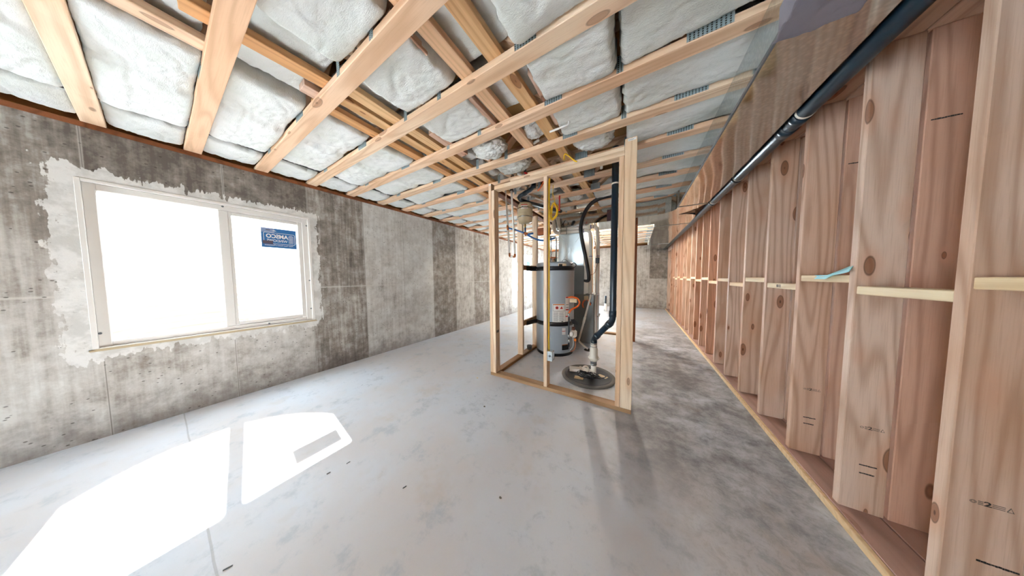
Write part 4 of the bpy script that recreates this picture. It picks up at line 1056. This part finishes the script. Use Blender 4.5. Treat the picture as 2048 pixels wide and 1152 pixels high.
tag(obj('wire_hook', tube_bm(smooth_path([(-1.21, 3.763, 1.98), (-1.207, 3.79, 2.10), (-1.205, 3.885, 2.18), (-1.16, 3.89, 2.24), (-1.11, 3.885, 2.18), (-1.105, 3.79, 2.09), (-1.10, 3.763, 1.95)], 6), .007, 8), M_GALV, smooth=True), 'grey metal hook around the horizontal vent pipes', 'pipe hook')

# ------------------------------------------------------------------ sump pit and discharge pipe
sp = empty('sump_pit', (-.49, 2.60, 0))
obj('rim', lathe_bm([(.30, 0), (.305, .012), (.295, .022), (.27, .024), (.262, .016)], 72), M_RING, sp, smooth=True)
obj('lid', lathe_bm([(.264, .012), (.262, .018), (.24, .02), (.235, .014), (0, .016)], 72), M_LID, sp, smooth=True)
obj('round_port', lathe_bm([(0, .017), (.07, .017), (.072, .026), (.06, .026), (.055, .021), (0, .021)], 32), M_LID, sp, (.13, .05, 0), smooth=True)
tag(sp, 'round dark sump pit lid with grey rim set in the closet floor', 'sump pit')
for (x_, y_, a_, sx_, sy_, h_, lb, m_) in ((-.66, 2.64, .3, .12, .08, .035, 'white folded instruction box on the sump lid', M_PAPER), (-.54, 2.73, -.2, .20, .10, .003, 'large white instruction sheet under the box on the sump lid', M_PAPER),
                                     (-.565, 2.47, .1, .10, .075, .0015, 'cream paper card near the front of the sump lid', M_BLOCK), (-.33, 2.64, -.4, .11, .06, .0015, 'cream paper card at the right of the sump lid', M_BLOCK)):
    o = obj('paper_sheet', box_bm(-sx_ / 2, sx_ / 2, -sy_ / 2, sy_ / 2, 0, h_, .0006), m_, None, (x_, y_, .0205), (0, 0, a_)); tag(o, lb, 'paper', 'papers on the sump lid')
tag(obj('tape_roll', lathe_bm([(.024, 0), (.042, 0), (.042, .03), (.024, .03), (.024, 0)], 28), M_PVC, None, (-.525, 2.645, .065), (PI / 2 - .35, 0, .3), True), 'white tape roll standing against the sump pipe', 'tape roll')
random.seed(3); pts = []
for k in range(90):
    a = k * 2 * PI / 15; rr = .075 + .03 * math.sin(k * .37)
    pts.append((-.46 + .02 * math.sin(k * .11) + rr * 1.2 * math.cos(a), 2.53 + rr * .8 * math.sin(a), .026 + .012 * (1 + math.sin(k * .9)) + .0003 * k))
tag(obj('pump_cord', tube_bm(pts, .0042, 8), M_BLACK, smooth=True), 'tangled black pump cord lying on the sump lid', 'cord')
dp = empty('sump_discharge_pipe', (-.426, 2.60, .02))
obj('white_pipe', tube_bm([(0, 0, 0), (0, 0, .15)], .030, 22), M_PVC, dp, smooth=True)
obj('rubber_coupling', tube_bm([(0, 0, .135), (0, 0, .195)], .0355, 22), M_GREYP, dp, smooth=True)
for z in (.142, .18, .355, .385): obj('hose_clamp', tube_bm([(0, 0, z), (0, 0, z + .009)], .0372, 22), M_GALV, dp, smooth=True)
obj('check_valve', lathe_bm([(.034, .18), (.05, .205), (.056, .21), (.056, .235), (.046, .245), (.044, .33), (.036, .345), (.034, .35)], 28), M_PVC, dp, smooth=True)
obj('valve_clip', box_bm(-.062, .062, -.02, .02, .212, .23, .004), M_PAPER, dp)
obj('rubber_coupling', tube_bm([(0, 0, .345), (0, 0, .40)], .0365, 22), M_PVC, dp, smooth=True)
P0 = Vector((0, 0, .39)); P1 = Vector((.0, 0, .45)); P2 = Vector((.222, -.29, .76 - .02)); P3 = Vector((.222, -.29, 2.42))
obj('black_pipe', tube_bm(fillet([P0, P1, P2, P3], .05, 6), .0302, 22), M_ABS, dp, smooth=True)
def along(a, b, t0, t1): return [a + (b - a) * t0, a + (b - a) * t1]
obj('elbow_hub', tube_bm([P0 + Vector((0, 0, .0)), P0 + Vector((0, 0, .045))], .0355, 22), M_ABS, dp, smooth=True)
obj('elbow_hub', tube_bm(along(P1, P2, .12, .24), .0355, 22), M_ABS, dp, smooth=True)
obj('elbow_hub', tube_bm(along(P1, P2, .78, .9), .0355, 22), M_ABS, dp, smooth=True)
obj('elbow_hub', tube_bm([P2 + Vector((0, 0, .04)), P2 + Vector((0, 0, .10))], .0355, 22), M_ABS, dp, smooth=True)
for z in (.81, 2.07): obj('hanger_strap', tube_bm([(.222, -.29, z), (.222, -.29, z + .014)], .0325, 22), M_PVC, dp, smooth=True); obj('strap_end', box_bm(.25, .275, -.30, -.285, z, z + .014), M_PVC, dp)
tag(dp, 'black discharge pipe rising from a white check valve on the sump lid', 'pipe')

# ------------------------------------------------------------------ small things on the floor
pc = lathe_bm([(.026, .004), (.038, .004), (.04, .02), (.038, .028), (.042, .034), (.042, .066), (.036, .066), (.034, .03), (.026, .004)], 24)
tag(obj('pipe_fitting', pc, M_GREYP, None, (-1.475, 3.02, .036), smooth=True), 'grey plastic pipe fitting standing on the closet side plate', 'pipe fitting')
st = empty('floor_standpipe', (-.93, 7.9, 0))
obj('black_stub', tube_bm([(0, 0, .24), (0, 0, .52)], .032, 16), M_ABS, st, smooth=True)
obj('white_wrap', tube_bm([(0, 0, 0), (.003, 0, .06), (-.002, 0, .13), (.002, 0, .19), (0, 0, .26)], [.055, .05, .054, .048, .042], 16), M_PAPER, st, smooth=True)
tag(st, 'black standpipe wrapped in white plastic on the floor near the far wall', 'standpipe')
def nail(x, y, a, L, lb, m_=M_GREYP, r=.0025):
    tag(obj('floor_debris', tube_bm([(0, 0, r), (L * math.cos(a), L * math.sin(a), r)], r, 6), m_, None, (x, y, .0005)), lb, 'debris', 'small debris on the slab')
nail(-1.60, .57, 1.5, .02, 'dark sliver on the slab right of the sun patch, nearer the window')
nail(-1.62, .475, 1.4, .018, 'dark sliver on the slab beside the sun patch corner')
nail(-1.13, .66, 1.3, .02, 'grey sliver on the slab in front of the closet', M_GREYP)
nail(-1.45, .08, 1.2, .025, 'dark curl lying beside the saw-cut joint')
scr = [(-.0, .62, .012), (-1.2, 1.5, .010), (-1.62, 1.9, .011), (-.62, .9, .008), (.35, .55, .008)]
for i, (x, y, r_) in enumerate(scr):
    bm = bmesh.new(); bmesh.ops.create_icosphere(bm, subdivisions=2, radius=r_)
    for v in bm.verts: v.co = Vector((v.co.x * (1 + .5 * noise.noise(v.co * 90)), v.co.y * .7, max(0, v.co.z * .5 + r_ * .3)))
    tag(obj('floor_debris', bm, M_INKG if i % 2 else M_BLOCK, None, (x, y, .0), smooth=False), ['dark crumb on the slab directly in front of the closet opening', 'pale crumb on the slab left of the closet', 'crumb beside the left foot of the closet post', 'brown crumb in the open slab near the camera', 'black crumb on the slab near the lower edge of the view'][i], 'debris', 'small debris on the slab')

# fill lamp added beyond the closet, unseen, to brighten the far end
def fill_bulb(x, y, power):
    L = empty('added_fill_lamp', (x, y, 2.352))
    obj('fill_lamp_base', lathe_bm([(0, 0), (.055, 0), (.055, -.02), (.03, -.04), (.02, -.05), (0, -.05)], 28), M_VINYL, L, smooth=True)
    tm = NT('fill_glow'); em = tm.n('ShaderNodeEmission'); em.inputs[0].default_value = (1, .9, .78, 1); em.inputs[1].default_value = power / 4; tm.t.links.new(em.outputs[0], tm.out.inputs[0])
    obj('fill_bulb', lathe_bm([(.014, -.05), (.02, -.065), (.032, -.09), (.034, -.105), (.026, -.13), (0, -.14)], 24), tm.m, L, smooth=True)
    tag(L, 'added fill lamp on a truss beyond the closet, unseen behind the cross duct', 'lamp')

fill_bulb(-.55, 5.0, 6000.0)
